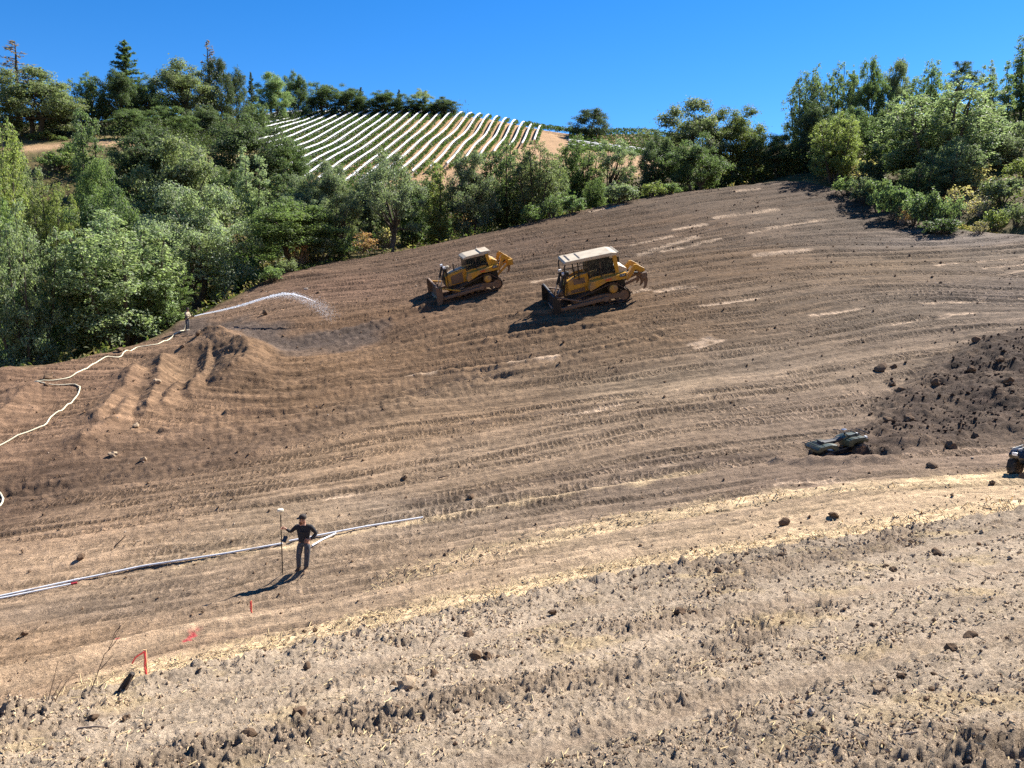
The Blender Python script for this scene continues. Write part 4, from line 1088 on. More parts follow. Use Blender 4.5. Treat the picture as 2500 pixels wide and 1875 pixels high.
def gl(*p): return [tuple(g(u, Y, 0)[:2]) for u, Y in p]
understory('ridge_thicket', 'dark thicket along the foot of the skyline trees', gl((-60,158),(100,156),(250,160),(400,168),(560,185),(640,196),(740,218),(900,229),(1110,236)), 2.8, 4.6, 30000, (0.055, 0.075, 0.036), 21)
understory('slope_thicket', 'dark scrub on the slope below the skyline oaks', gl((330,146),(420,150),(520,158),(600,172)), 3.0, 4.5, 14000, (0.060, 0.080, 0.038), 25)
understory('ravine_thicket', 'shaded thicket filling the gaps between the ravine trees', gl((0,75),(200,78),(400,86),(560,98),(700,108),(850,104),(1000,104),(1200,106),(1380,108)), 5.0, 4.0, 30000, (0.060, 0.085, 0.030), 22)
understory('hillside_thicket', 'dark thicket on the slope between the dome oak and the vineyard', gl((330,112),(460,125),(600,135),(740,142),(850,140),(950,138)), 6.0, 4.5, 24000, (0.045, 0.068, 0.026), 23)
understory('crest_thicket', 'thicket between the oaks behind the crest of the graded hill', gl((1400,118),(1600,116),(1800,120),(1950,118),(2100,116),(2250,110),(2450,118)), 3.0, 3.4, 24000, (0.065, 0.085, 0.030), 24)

# ------------------------------------------------------------------ vineyard
MAT_NET = mat_simple('bird_net', (0.62, 0.62, 0.62), 0.8, scale=2.0, var=0.08)
MAT_POST = mat_simple('vine_post', (0.16, 0.12, 0.09), 0.9, var=0.2)
def vine_row(pts, label, group, net=True, seed=0, dens=26, lean=0.0, green=(0.050, 0.085, 0.024)):
    rs = np.random.RandomState(seed)
    P = np.array(pts, float); d = np.linalg.norm(np.diff(P[:, :2], axis=0), axis=1); s = np.r_[0, np.cumsum(d)]
    L = s[-1]
    base = P[0].copy(); base[2] = float(H0(P[:1, 0], P[:1, 1])[0])
    root = empty('vine_row', base); tag(root, label, 'vine row', group)
    n = int(L * dens)
    q = rs.rand(n) * L
    x = np.interp(q, s, P[:, 0]); y = np.interp(q, s, P[:, 1])
    tx, ty = (P[-1, 0] - P[0, 0]) / L, (P[-1, 1] - P[0, 1]) / L
    nx, ny = ty, -tx
    off = rs.normal(size=n) * 0.20 + 0.66 * net; hh = rs.beta(2.2, 1.6, n) * (1.0 if net else 1.35) + (0.20 if net else 0.45)
    hh += 0.25 * np.sin(q * 2.9 + seed)
    x2, y2 = x + nx * off, y + ny * off
    z = H0(x, y) + hh
    C = np.stack([x2, y2, z], 1) - base
    V, F = leaf_quads(C, unit(rs.normal(size=(n, 3)) + np.array([0.3 * nx, 0.3 * ny, 0.5])), rs.uniform(0.12, 0.24, n), rs, 0.8)
    o = link('foliage', mesh_np('foliage', V, F), MAT_LEAF, root); o.color = (*green, 1)
    if net:
        k = max(6, int(L / 0.8)); q = np.linspace(0, L, k)
        x = np.interp(q, s, P[:, 0]); y = np.interp(q, s, P[:, 1]); z = H0(x, y)
        j = 0.05 * np.sin(q * 3.1 + seed) + 0.04 * rs.normal(size=k)
        prof = [(-0.50, 0.50), (-0.42, 1.15), (-0.22, 1.48), (0.05, 1.55), (0.22, 1.35)]
        V = np.concatenate([np.stack([x + nx * (a + j), y + ny * (a + j), z + b + j], 1) for a, b in prof]) - base
        F = [(a * k + i, a * k + i + 1, (a + 1) * k + i + 1, (a + 1) * k + i) for a in range(len(prof) - 1) for i in range(k - 1)]
        link('netting', mesh_np('netting', V, np.array(F), True), MAT_NET, root)
    for e in (0.0, L):
        mb = MB()
        px, py = np.interp(e, s, P[:, 0]), np.interp(e, s, P[:, 1]); pz = float(H0(np.array([px]), np.array([py]))[0])
        mb.tube([np.array([px, py, pz - 0.1]) - base, np.array([px, py, pz + 1.7]) - base], 0.05, 5)
        mb.build('end_post', MAT_POST, root)
    return root
ORD = ['first','second','third','fourth','fifth','sixth','seventh','eighth','ninth','tenth','eleventh','twelfth','thirteenth','fourteenth','fifteenth','sixteenth','seventeenth','eighteenth','nineteenth','twentieth',
       'twenty first','twenty second','twenty third','twenty fourth','twenty fifth','twenty sixth','twenty seventh','twenty eighth','twenty ninth','thirtieth']
for i in range(29):
    ytop = 228 + 12 * (i / 28.0) + (4 if i > 12 else 0)
    xt = -65.5 + 74.5 * i / 28.0
    ybot = float(np.interp(i, [0, 6, 12, 18, 24, 28], [196, 172, 150, 150, 180, 214]))
    yy = np.linspace(ybot, ytop, 24)
    xx = xt + 0.10 * (yy - ytop)
    vine_row(np.stack([xx, yy, yy * 0], 1), 'vine row with white bird netting, %s from the left in the hillside vineyard' % ORD[i], 'white netted rows of the hillside vineyard', True, i)
for i in range(15):
    y0 = 200 + 3.5 * i
    xx = np.linspace(14 + 0.3 * i if i < 11 else 4, 46 + 0.5 * i, 16)
    yy = y0 + 0.06 * (xx - 20)
    vine_row(np.stack([xx, yy, yy * 0], 1), 'green leafy vine row on the ridge right of the netted vineyard, %s from the bottom' % ORD[i], 'green vine rows on the right hand ridge', i in (3, 5, 6), 60 + i, 44)
# ------------------------------------------------------------------ machine materials
DUST = lin(150, 122, 94)
M_YEL = mat_simple('yellow_paint', (0.50, 0.26, 0.025), 0.5, spec=0.35, dirt=0.38, dirt_col=DUST, scale=1.6)
M_CREAM = mat_simple('cream_paint', (0.50, 0.42, 0.30), 0.6, dirt=0.25, dirt_col=DUST, scale=2.0)
M_BLK = mat_simple('black_metal', (0.018, 0.017, 0.016), 0.55, dirt=0.10, dirt_col=DUST, scale=2.0)
M_TRK = mat_simple('track_steel', (0.075, 0.058, 0.045), 0.6, metal=0.3, dirt=0.45, dirt_col=lin(110, 86, 64), scale=3.0, bump=0.3)
M_RUST = mat_simple('muddy_steel', (0.16, 0.105, 0.068), 0.7, dirt=0.4, dirt_col=lin(126, 98, 74), scale=2.2)
M_STEEL = mat_simple('worn_steel', (0.42, 0.42, 0.43), 0.28, metal=0.85, dirt=0.2, dirt_col=DUST, scale=2.0)
M_WHITE = mat_simple('white_lamp', (0.82, 0.82, 0.80), 0.3, var=0.05)
M_SEAT = mat_simple('black_vinyl', (0.03, 0.03, 0.032), 0.6)
def make_glass(name, tint, fac):
    m, nt, out = nodes_of(name); N = nt.nodes.new; L = nt.links.new
    t = N('ShaderNodeBsdfTransparent'); t.inputs['Color'].default_value = (*tint, 1)
    gl = N('ShaderNodeBsdfPrincipled'); gl.inputs['Base Color'].default_value = (0.03, 0.035, 0.035, 1); gl.inputs['Roughness'].default_value = 0.06
    no = N('ShaderNodeTexNoise'); no.inputs['Scale'].default_value = 2.5
    mr = N('ShaderNodeMapRange'); mr.inputs['To Min'].default_value = fac - 0.1; mr.inputs['To Max'].default_value = fac + 0.1
    L(no.outputs['Fac'], mr.inputs['Value'])
    ms = N('ShaderNodeMixShader'); L(mr.outputs['Result'], ms.inputs['Fac']); L(t.outputs['BSDF'], ms.inputs[1]); L(gl.outputs['BSDF'], ms.inputs[2])
    L(ms.outputs['Shader'], out.inputs['Surface']); return m
M_GLASS = make_glass('cab_glass', (0.75, 0.8, 0.78), 0.5)

def lettering(text, size, mat, parent, loc, rot):
    cu = bpy.data.curves.new('lettering', 'FONT'); cu.body = text; cu.size = size; cu.extrude = 0.004; cu.align_x = 'CENTER'; cu.align_y = 'CENTER'
    t = bpy.data.objects.new('tmp', cu); COL.objects.link(t)
    dg = bpy.context.evaluated_depsgraph_get()
    me = bpy.data.meshes.new_from_object(t.evaluated_get(dg)); me.name = 'lettering'
    bpy.data.objects.remove(t)
    me.materials.clear()
    o = link('lettering', me, mat, parent); o.location = loc; o.rotation_euler = rot
    return o
def track_loop(circles, n=64):
    """outer hull of circles (x, z, r) as an evenly spaced closed line"""
    pts = []
    for x, z, r in circles:
        for k in range(72):
            a = 2 * math.pi * k / 72; pts.append((x + r * math.cos(a), z + r * math.sin(a)))
    pts = sorted(set(pts))
    def half(ps):
        h = []
        for p in ps:
            while len(h) >= 2 and (h[-1][0] - h[-2][0]) * (p[1] - h[-2][1]) - (h[-1][1] - h[-2][1]) * (p[0] - h[-2][0]) <= 0: h.pop()
            h.append(p)
        return h
    hull = half(pts)[:-1] + half(pts[::-1])[:-1]
    P = np.array(hull + hull[:1]); s = np.r_[0, np.cumsum(np.linalg.norm(np.diff(P, axis=0), axis=1))]
    q = np.linspace(0, s[-1], n, endpoint=False)
    return np.stack([np.interp(q, s, P[:, 0]), np.interp(q, s, P[:, 1])], 1)

def set_pose(root, p, heading, up):
    f = Vector(heading); n = Vector(up).normalized(); f = (f - n * f.dot(n)).normalized(); l = n.cross(f)
    M = Matrix((f, l, n)).transposed()
    root.location = p; root.rotation_mode = 'QUATERNION'; root.rotation_quaternion = M.to_quaternion()

def bulldozer(label, pos, heading, up, canopy=False):
    r = empty('bulldozer'); tag(r, label, 'bulldozer', 'bulldozers grading the hill')
    # undercarriage
    for sy in (1, -1):
        yc = 1.12 * sy
        loop = track_loop([(1.72, 0.46, 0.42), (-1.72, 0.46, 0.42), (-0.95, 1.10, 0.42)], 46)
        mb = MB(); n = len(loop)
        for i in range(n):
            p, q = loop[i], loop[(i + 1) % n]
            d = (q - p) / np.linalg.norm(q - p); nn = np.array([d[1], -d[0]])
            c = (p + q) / 2 + nn * 0.02
            ang = math.atan2(d[1], d[0])
            mb.box((c[0], yc, c[1]), (np.linalg.norm(q - p) * 0.97, 0.60, 0.05), rot=(0, -ang, 0))
            gc = c + nn * 0.05
            mb.box((gc[0], yc, gc[1]), (0.035, 0.60, 0.07), rot=(0, -ang, 0))
        tr = mb.build('track', M_TRK, r)
        MB().prism([(1.75, 0.35), (1.75, 0.62), (0.2, 0.80), (-0.6, 0.78), (-1.75, 0.62), (-1.75, 0.35)], yc - 0.22, yc + 0.22, 0.03).build('roller_frame', M_RUST, tr)
        for x in (1.72, -1.72):
            MB().lathe([(0.05, -0.2), (0.36, -0.2), (0.38, -0.1), (0.38, 0.1), (0.36, 0.2), (0.05, 0.2)], (x, yc, 0.46), 'y', 20).build('idler', M_RUST, tr, True)
        MB().lathe([(0.05, -0.22), (0.37, -0.22), (0.39, -0.1), (0.39, 0.1), (0.37, 0.22), (0.05, 0.22)], (-0.95, yc, 1.10), 'y', 22).build('sprocket', M_TRK, tr, True)
        MB().lathe([(0.02, -0.08), (0.26, -0.08), (0.31, 0.0), (0.31, 0.06), (0.24, 0.12), (0.02, 0.13)] if sy > 0 else [(0.02, 0.08), (0.26, 0.08), (0.31, 0.0), (0.31, -0.06), (0.24, -0.12), (0.02, -0.13)], (-0.95, yc + 0.26 * sy, 1.10), 'y', 20).build('final_drive', M_YEL, tr, True)
        for k in range(5):
            MB().lathe([(0.03, -0.18), (0.14, -0.18), (0.14, 0.18), (0.03, 0.18)], (-1.2 + 0.6 * k, yc, 0.24), 'y', 12).build('roller', M_TRK, tr, True)
    MB().prism([(-2.1, 0.62), (2.3, 0.6), (2.3, 1.1), (-2.1, 1.4)], -0.55, 0.55, 0.03).build('main_frame', M_BLK, r)
    # engine hood
    hz = 2.30 if canopy else 2.20
    hood = MB().prism([(0.55, 1.05), (2.45, 1.0), (2.52, 1.2), (2.45, 1.85), (2.3, 1.98), (0.55, hz)], -0.56, 0.56, 0.04).build('hood', M_YEL, r)
    MB().box((2.525, 0, 1.45), (0.03, 0.95, 0.75)).build('grille', M_BLK, hood)
    for sy in (1, -1):
        MB().prism([(0.95, 1.12), (2.0, 1.10), (2.0, 1.80), (0.95, 1.98)], 0.562 * sy, 0.585 * sy).build('engine_door', M_RUST, hood)
    if not canopy:
        MB().box((1.5, 0, 2.12), (1.3, 0.7, 0.05), rot=(0, 0.12, 0), bev=0.02).build('hood_top', M_CREAM, hood)
    MB().tube([(1.55, 0.25, 2.0), (1.55, 0.25, 2.65), (1.50, 0.25, 2.75)], 0.055, 10).build('exhaust_stack', M_BLK, hood)
    MB().lathe([(0.05, 0), (0.06, 0.28), (0.17, 0.30), (0.19, 0.42), (0.15, 0.56), (0.04, 0.60)], (2.0, -0.2, 2.0), 'z', 14).build('air_cleaner', M_CREAM if not canopy else M_BLK, hood, True)
    # fenders, tank
    fen = MB()
    for sy in (1, -1):
        y0, y1 = (0.57, 1.38) if sy > 0 else (-1.38, -0.57)
        fen.prism([(-2.05, 1.66), (-1.35, 1.66), (-0.55, 1.70), (0.75, 1.22), (0.80, 1.45), (0.62, 1.9), (-0.3, 1.98), (-2.05, 2.08)], y0, y1, 0.03)
        f = fen.build('fender', M_YEL, r); fen = MB()
        if sy > 0:
            MB().box((-0.65, 1.392, 1.84), (0.42, 0.012, 0.13)).build('model_plate', mat_simple('red_stripe', (0.5, 0.09, 0.03), 0.5), f)
    tank = MB().prism([(-2.25, 1.55), (-1.35, 1.55), (-1.35, 2.52), (-1.75, 2.56), (-2.20, 2.30)], -0.86, 0.86, 0.05).build('fuel_tank', M_CREAM if canopy else M_YEL, r)
    MB().box((-1.72, 1.40, 1.98), (0.46, 0.016, 0.24)).build('name_plate', M_BLK, tank)
    lettering('CAT', 0.20, M_WHITE, tank, (-1.72, 1.412, 1.98), (math.pi / 2, 0, math.pi))
    # cab
    top = 3.40 if canopy else 3.02
    cab = MB().prism([(-1.30, 1.75), (0.62, 1.75), (0.62, 2.05), (-1.30, 2.12)], -0.80, 0.80, 0.03).build('cab', M_YEL, r)
    posts = [(0.55, 0.76), (0.55, -0.76), (-0.30, 0.78), (-0.30, -0.78), (-1.22, 0.78), (-1.22, -0.78)]
    for (x, y) in posts:
        MB().box((x, y, (2.0 + top) / 2), (0.10, 0.09, top - 2.0), bev=0.015).build('cab_post', M_BLK, cab)
    for sy in (1, -1):
        MB().box((0.12, 0.77 * sy, (2.08 + top) / 2), (0.72, 0.015, top - 2.14)).build('window', M_GLASS, cab)
        MB().box((-0.76, 0.78 * sy, (2.12 + top) / 2), (0.80, 0.015, top - 2.2)).build('window', M_GLASS, cab)
    MB().box((0.60, 0, (2.08 + top) / 2), (0.015, 1.40, top - 2.14)).build('windscreen', M_GLASS, cab)
    MB().box((-1.26, 0, (2.2 + top) / 2), (0.015, 1.44, top - 2.3)).build('window', M_GLASS, cab)
    MB().box((-0.55, 0, 2.28), (0.55, 0.6, 0.2), bev=0.05).box((-0.82, 0, 2.68), (0.16, 0.56, 0.75), rot=(0, -0.15, 0), bev=0.05).build('operator_seat', M_SEAT, cab)
    MB().box((-0.9, 0, 2.3), (0.6, 1.5, 0.5), bev=0.03).build('cab_rear_panel', M_BLK if canopy else M_YEL, cab)
    if not canopy:
        MB().prism([(-1.42, 3.02), (0.72, 3.02), (0.70, 3.14), (0.40, 3.24), (-0.75, 3.26), (-1.42, 3.14)], -0.86, 0.86, 0.03).build('roof', M_CREAM, r)
        MB().prism([(-1.75, 3.08), (-0.85, 3.08), (-0.85, 3.34), (-1.68, 3.30)], -0.80, 0.80, 0.03).build('roll_bar_top', M_CREAM, r)
        for sy in (1, -1):
            MB().prism([(-1.55, 2.0), (-1.34, 2.0), (-1.15, 3.1), (-1.45, 3.1)], 0.80 * sy, 0.94 * sy, 0.01).build('roll_bar_post', M_YEL, r)
    else:
        rf = MB().prism([(-1.55, 3.40), (2.32, 3.40), (2.36, 3.50), (2.25, 3.62), (-1.2, 3.66), (-1.55, 3.58)], -1.02, 1.02, 0.04).build('roof', M_CREAM, r)
        for x in (1.15, 1.9):
            MB().box((x, 0, 3.625), (0.12, 1.6, 0.03)).build('roof_seam', M_BLK, rf)
        MB().prism([(-1.72, 3.25), (-1.0, 3.25), (-1.0, 3.42), (-1.72, 3.62)], -0.95, 0.95, 0.03).build('roof_overhang', M_CREAM, rf)
        for sy in (1, -1):
            MB().tube([(2.25, 0.92 * sy, 3.42), (2.36, 0.92 * sy, 3.2), (2.36, 0.90 * sy, 2.5), (2.45, 0.75 * sy, 1.9), (2.55, 0.62 * sy, 1.2)], 0.055, 8).build('guard_bar', M_BLK, r)
            MB().tube([(1.35, 0.92 * sy, 3.42), (1.35, 0.80 * sy, 2.1)], 0.05, 8).build('guard_bar', M_BLK, r)
            MB().tube([(2.36, 0.90 * sy, 2.55), (0.6, 0.86 * sy, 2.6)], 0.035, 8).build('guard_bar', M_BLK, r)
            MB().prism([(-1.60, 2.1), (-1.36, 2.1), (-1.20, 3.42), (-1.52, 3.42)], 0.82 * sy, 0.96 * sy, 0.01).build('roll_bar_post', M_YEL, r)
            MB().prism([(0.66, 1.5), (2.2, 1.35), (2.2, 2.05), (1.2, 2.38), (0.66, 2.42)], 0.60 * sy, 0.66 * sy).build('side_panel', M_YEL, r)
            MB().box((1.35, 0.675 * sy, 1.95), (0.85, 0.02, 0.42)).build('side_vent', M_RUST, r)
        MB().box((-1.75, 0.35, 2.95), (0.12, 0.5, 0.45), bev=0.04).build('rear_mirror', M_BLK, r)
    for sy in (1, -1):
        MB().tube([(-1.2, 1.34 * sy, 2.05), (-1.2, 1.34 * sy, 2.45), (-0.2, 1.34 * sy, 2.42), (-0.2, 1.34 * sy, 1.98)], 0.02, 6).build('handrail', M_BLK, r)
        MB().tube([(2.35, 0.42 * sy, 2.40), (2.62, 0.36 * sy, 2.05), (2.60, 0.34 * sy, 1.60), (2.45, 0.32 * sy, 1.40)], 0.028, 6).build('hydraulic_hose', M_BLK, r)
        MB().box((0.72, 1.42 * sy, 1.12), (0.34, 0.10, 0.05)).build('step', M_BLK, r)
        MB().tube([(0.60, 0.80 * sy, 2.75), (0.75, 1.02 * sy, 2.80)], 0.015, 6).box((0.76, 1.05 * sy, 2.72), (0.03, 0.14, 0.24), bev=0.01).build('side_mirror', M_BLK, r)
    for k in range(6):
        MB().box((2.545, 0, 1.16 + 0.115 * k), (0.02, 0.9, 0.03)).build('grille_slat', M_RUST, hood)
    # blade
    prof = [(3.55, 0.02), (3.40, 0.22), (3.30, 0.50), (3.27, 0.80), (3.33, 1.12), (3.46, 1.38), (3.60, 1.52)]
    out_ = prof + [(3.52, 1.54), (3.38, 1.40), (3.22, 1.14), (3.16, 0.80), (3.19, 0.48), (3.30, 0.18), (3.46, 0.0)]
    bl = MB().prism(out_, -1.9, 1.9).build('blade', M_RUST if not canopy else M_BLK, r, True, 0.5)
    MB().prism([(3.60, -0.10), (3.68, -0.02), (3.46, 0.24), (3.40, 0.22)], -1.92, 1.92).build('cutting_edge', M_STEEL, bl)
    for sy in (1, -1):
        MB().prism([(3.60, 0.0), (3.78, 0.05), (3.70, 1.0), (3.66, 1.45), (3.40, 1.45), (3.20, 0.8), (3.35, 0.1)], 1.90 * sy, 1.95 * sy).build('end_plate', M_RUST if not canopy else M_BLK, bl)
        MB().prism([(-0.35, 0.45), (-0.35, 0.64), (0.2, 0.66), (3.05, 0.52), (3.22, 0.62), (3.22, 0.28), (0.2, 0.42)], 1.50 * sy, 1.72 * sy, 0.03).build('push_arm', M_RUST, r)
        MB().lathe([(0.04, -0.15), (0.2, -0.15), (0.22, 0), (0.2, 0.15), (0.04, 0.15)], (-0.25, 1.58 * sy, 0.54), 'y', 14).build('trunnion', M_RUST, r, True)
        MB().tube([(1.6, 1.6 * sy, 0.70), (3.30, 1.35 * sy, 1.28)], 0.07, 8).build('tilt_brace', M_YEL if not canopy else M_RUST, r)
        MB().tube([(2.38, 0.50 * sy, 2.55), (2.75, 0.52 * sy, 1.65)], 0.095, 10).build('lift_cylinder', M_BLK, r)
        MB().tube([(2.75, 0.52 * sy, 1.65), (3.18, 0.54 * sy, 0.72)], 0.045, 8).build('cylinder_rod', M_STEEL, r)
        MB().box((2.40, 0.50 * sy, 2.66), (0.20, 0.22, 0.17), bev=0.03).build('work_light', M_WHITE, r)
        MB().box((2.30, 0.50 * sy, 1.8), (0.16, 0.12, 1.5)).build('cylinder_yoke', M_BLK if not canopy else M_RUST, r)
    for k in range(5):
        MB().box((3.14, -1.5 + 0.75 * k, 0.75), (0.10, 0.06, 1.1)).build('blade_rib', M_RUST, bl)
    if canopy:
        MB().box((2.75, 0.3, 1.25), (0.35, 0.5, 0.25), rot=(0, 0.5, 0.2), bev=0.04).box((2.7, -0.4, 1.05), (0.3, 0.4, 0.3), bev=0.04).build('blade_linkage', M_RUST, r)
    # ripper
    rp = empty('ripper'); rp.parent = r
    for sy in (1, -1):
        if not canopy:
            MB().prism([(-2.05, 1.55), (-2.28, 1.60), (-2.62, 2.62), (-2.80, 2.72), (-3.42, 2.20), (-3.48, 1.95), (-3.30, 1.92), (-2.82, 2.34), (-2.55, 1.75), (-2.25, 1.30)], 0.52 * sy, 0.70 * sy, 0.02).build('lift_link', M_YEL, rp)
            MB().tube([(-2.05, 0.45 * sy, 0.95), (-3.15, 0.45 * sy, 1.72)], 0.10, 8).build('lower_arm', M_YEL, rp)
            MB().tube([(-2.1, 0.30 * sy, 1.75), (-3.0, 0.30 * sy, 2.05)], 0.07, 8).build('ripper_cylinder', M_BLK, rp)
        else:
            MB().prism([(-2.10, 1.55), (-2.25, 1.75), (-2.85, 2.35), (-3.05, 2.36), (-3.62, 1.95), (-3.60, 1.70), (-3.35, 1.68), (-2.92, 2.0), (-2.55, 1.55), (-2.25, 1.25)], 0.52 * sy, 0.72 * sy, 0.02).build('lift_link', M_YEL, rp)
            MB().tube([(-2.05, 0.45 * sy, 0.95), (-3.30, 0.45 * sy, 1.30)], 0.10, 8).build('lower_arm', M_RUST, rp)
            MB().tube([(-2.1, 0.30 * sy, 1.85), (-3.2, 0.30 * sy, 1.60)], 0.07, 8).build('ripper_cylinder', M_BLK, rp)
    if not canopy:
        MB().box((-3.28, 0, 1.92), (0.42, 2.0, 0.50), bev=0.04).build('beam', M_YEL, rp)
        ys = (0.0,); sh = [(-3.18, 2.25), (-3.42, 2.25), (-3.45, 1.4), (-3.30, 0.95), (-3.12, 0.85), (-3.22, 1.15), (-3.20, 1.5)]
    else:
        MB().box((-3.45, 0, 1.50), (0.40, 2.1, 0.46), bev=0.04).build('beam', M_RUST, rp)
        ys = (-0.85, 0.0, 0.85); sh = [(-3.35, 1.75), (-3.62, 1.75), (-3.72, 1.1), (-3.60, 0.65), (-3.35, 0.45), (-3.45, 0.8), (-3.40, 1.15)]
    for y in ys:
        MB().prism(sh, y - 0.05, y + 0.05).build('shank', M_RUST, rp)
    set_pose(r, pos, heading, up)
    return r

def sit(u, v, lift=0.0):
    p = hit(u, v); return Vector((p[0], p[1], p[2] + lift))
def lane_dir(x, y):
    e = 0.5
    gx = RS(np.array([x + e, x - e]), np.array([y, y])); gy = RS(np.array([x, x]), np.array([y + e, y - e]))
    t = Vector((-(gy[0] - gy[1]), gx[0] - gx[1], 0)); t.normalize()
    return t if t.x < 0 else -t
def drop(pos, n, reach=1.9):
    """height that rests a machine on the uneven ground"""
    a = np.array([(pos[0] + dx, pos[1] + dy) for dx in np.linspace(-reach, reach, 7) for dy in np.linspace(-1.2, 1.2, 5)])
    z = ground_zs(a[:, 0], a[:, 1]); pl = pos[2] - (n.x * (a[:, 0] - pos[0]) + n.y * (a[:, 1] - pos[1])) / n.z
    return float(np.percentile(z - pl, 80))
for canopy, (u, v), yaw, lab in ((False, (1160, 709), 0.08, 'yellow bulldozer with closed cab and raised ripper, the left and farther one'),
                                 (True, (1458, 734), 0.10, 'yellow bulldozer with long cream roof canopy, the right and nearer one')):
    p = sit(u, v); n = normal_at(p.x, p.y, 2.5)
    p.z += drop(p, n) - 0.03
    hd = lane_dir(p.x, p.y); hd = Matrix.Rotation(yaw, 3, 'Z') @ hd
    n = (n - hd.normalized() * (-0.05)).normalized()
    bz_ = bulldozer(lab, p, hd, n, canopy)
    bz_.scale = (0.99,) * 3 if canopy else (0.93,) * 3

# ------------------------------------------------------------------ quad bikes
M_OLIVE = mat_simple('olive_plastic', (0.055, 0.068, 0.045), 0.35, spec=0.5, dirt=0.2, dirt_col=DUST, scale=3)
M_ATVBLK = mat_simple('black_plastic', (0.02, 0.02, 0.022), 0.25, spec=0.6, dirt=0.1, dirt_col=DUST, scale=3)
M_TYRE = mat_simple('tyre_rubber', (0.025, 0.024, 0.023), 0.85, dirt=0.3, dirt_col=DUST, scale=4)
def quad_bike(label, pos, heading, up, paint):
    r = empty('quad_bike'); tag(r, label, 'quad bike', 'quad bikes parked by the dark soil pile')
    for x in (0.66, -0.64):
        for sy in (1, -1):
            w = empty('wheel'); w.parent = r
            mb = MB().lathe([(0.16, -0.12), (0.27, -0.13), (0.31, -0.09), (0.315, 0), (0.31, 0.09), (0.27, 0.13), (0.16, 0.12)], (x, 0.44 * sy, 0.315), 'y', 24)
            for k in range(18):
                a = 2 * math.pi * k / 18
                mb.box((x + 0.315 * math.cos(a), 0.44 * sy + (0.05 if k % 2 else -0.05), 0.315 + 0.315 * math.sin(a)), (0.03, 0.12, 0.05), rot=(0, -a, 0))
            mb.build('tyre', M_TYRE, w, True)
            MB().lathe([(0.02, -0.05), (0.15, -0.07), (0.165, 0.0), (0.15, 0.07), (0.02, 0.05)], (x, 0.44 * sy, 0.315), 'y', 16).build('rim', M_STEEL, w, True)
    MB().box((0, 0, 0.42), (1.25, 0.34, 0.22), bev=0.05).build('frame', M_ATVBLK, r)
    MB().prism([(0.95, 0.60), (1.02, 0.74), (0.86, 0.86), (0.45, 0.90), (0.22, 0.86), (0.20, 0.62), (0.36, 0.60), (0.44, 0.70), (0.66, 0.74), (0.88, 0.68)], -0.50, 0.50, 0.04).build('front_fender', paint, r, True)
    MB().prism([(-0.20, 0.62), (-0.24, 0.82), (-0.45, 0.88), (-0.90, 0.88), (-1.05, 0.80), (-1.02, 0.66), (-0.88, 0.70), (-0.64, 0.76), (-0.42, 0.70), (-0.34, 0.60)], -0.52, 0.52, 0.04).build('rear_fender', paint, r, True)
    MB().prism([(0.95, 0.50), (1.05, 0.70), (0.75, 0.96), (0.35, 1.00), (0.18, 0.90), (0.16, 0.60), (0.5, 0.5)], -0.20, 0.20, 0.05).build('nose', paint, r, True)
    MB().prism([(0.22, 0.84), (0.18, 0.94), (-0.1, 0.90), (-0.55, 0.93), (-0.66, 0.99), (-0.72, 0.88), (-0.2, 0.78)], -0.17, 0.17, 0.04).build('seat', M_SEAT, r, True)
    hb = MB().tube([(0.22, -0.40, 1.12), (0.27, -0.25, 1.14), (0.34, -0.08, 1.06), (0.34, 0.08, 1.06), (0.27, 0.25, 1.14), (0.22, 0.40, 1.12)], 0.016, 8).tube([(0.40, 0, 0.9), (0.34, 0, 1.07)], 0.03, 8).build('handlebar', M_ATVBLK, r, True)
    MB().box((0.36, 0, 1.13), (0.16, 0.22, 0.14), bev=0.04).build('headlight_pod', M_STEEL, hb, True)
    for sy in (1, -1):
        MB().tube([(0.22, 0.40 * sy, 1.12), (0.20, 0.50 * sy, 1.11)], 0.022, 8).build('grip', M_SEAT, hb)
        MB().box((1.00, 0.30 * sy, 0.78), (0.07, 0.16, 0.10), bev=0.02).build('headlight', M_WHITE, r, True)
        MB().box((0.0, 0.42 * sy, 0.36), (0.62, 0.22, 0.04), bev=0.01).build('foot_board', M_ATVBLK, r)
    for nm, x0, x1, z in (('front_rack', 0.42, 1.08, 0.96), ('rear_rack', -0.62, -1.15, 0.96)):
        rk = MB()
        for y in (-0.36, -0.18, 0.0, 0.18, 0.36): rk.tube([(x0, y, z), (x1, y, z)], 0.012, 6)
        for x in (x0, (x0 + x1) / 2, x1): rk.tube([(x, -0.42, z), (x, 0.42, z)], 0.014, 6)
        for x in (x0, x1):
            for y in (-0.2, 0.2): rk.tube([(x, y, z), (x * 0.95, y, z - 0.18)], 0.012, 6)
        rk.build(nm, M_ATVBLK, r)
    set_pose(r, pos, heading, up); return r
p = sit(2055, 1105); n = normal_at(p.x, p.y, 1.0)
p = Vector((p.x, p.y + 0.15, ground_z(p.x, p.y + 0.15) + 0.05))
quad_bike('olive green quad bike half hidden behind a dirt ridge beside the dark pile', p, (1, 0.12, 0), Vector((-0.22, -0.05, 1)), M_OLIVE)
p = sit(2542, 1150); quad_bike('black quad bike cut off by the right edge of the photo', Vector((p.x, p.y, ground_z(p.x, p.y))), (-0.85, -0.5, 0), Vector((-0.05, -0.05, 1)), M_ATVBLK)

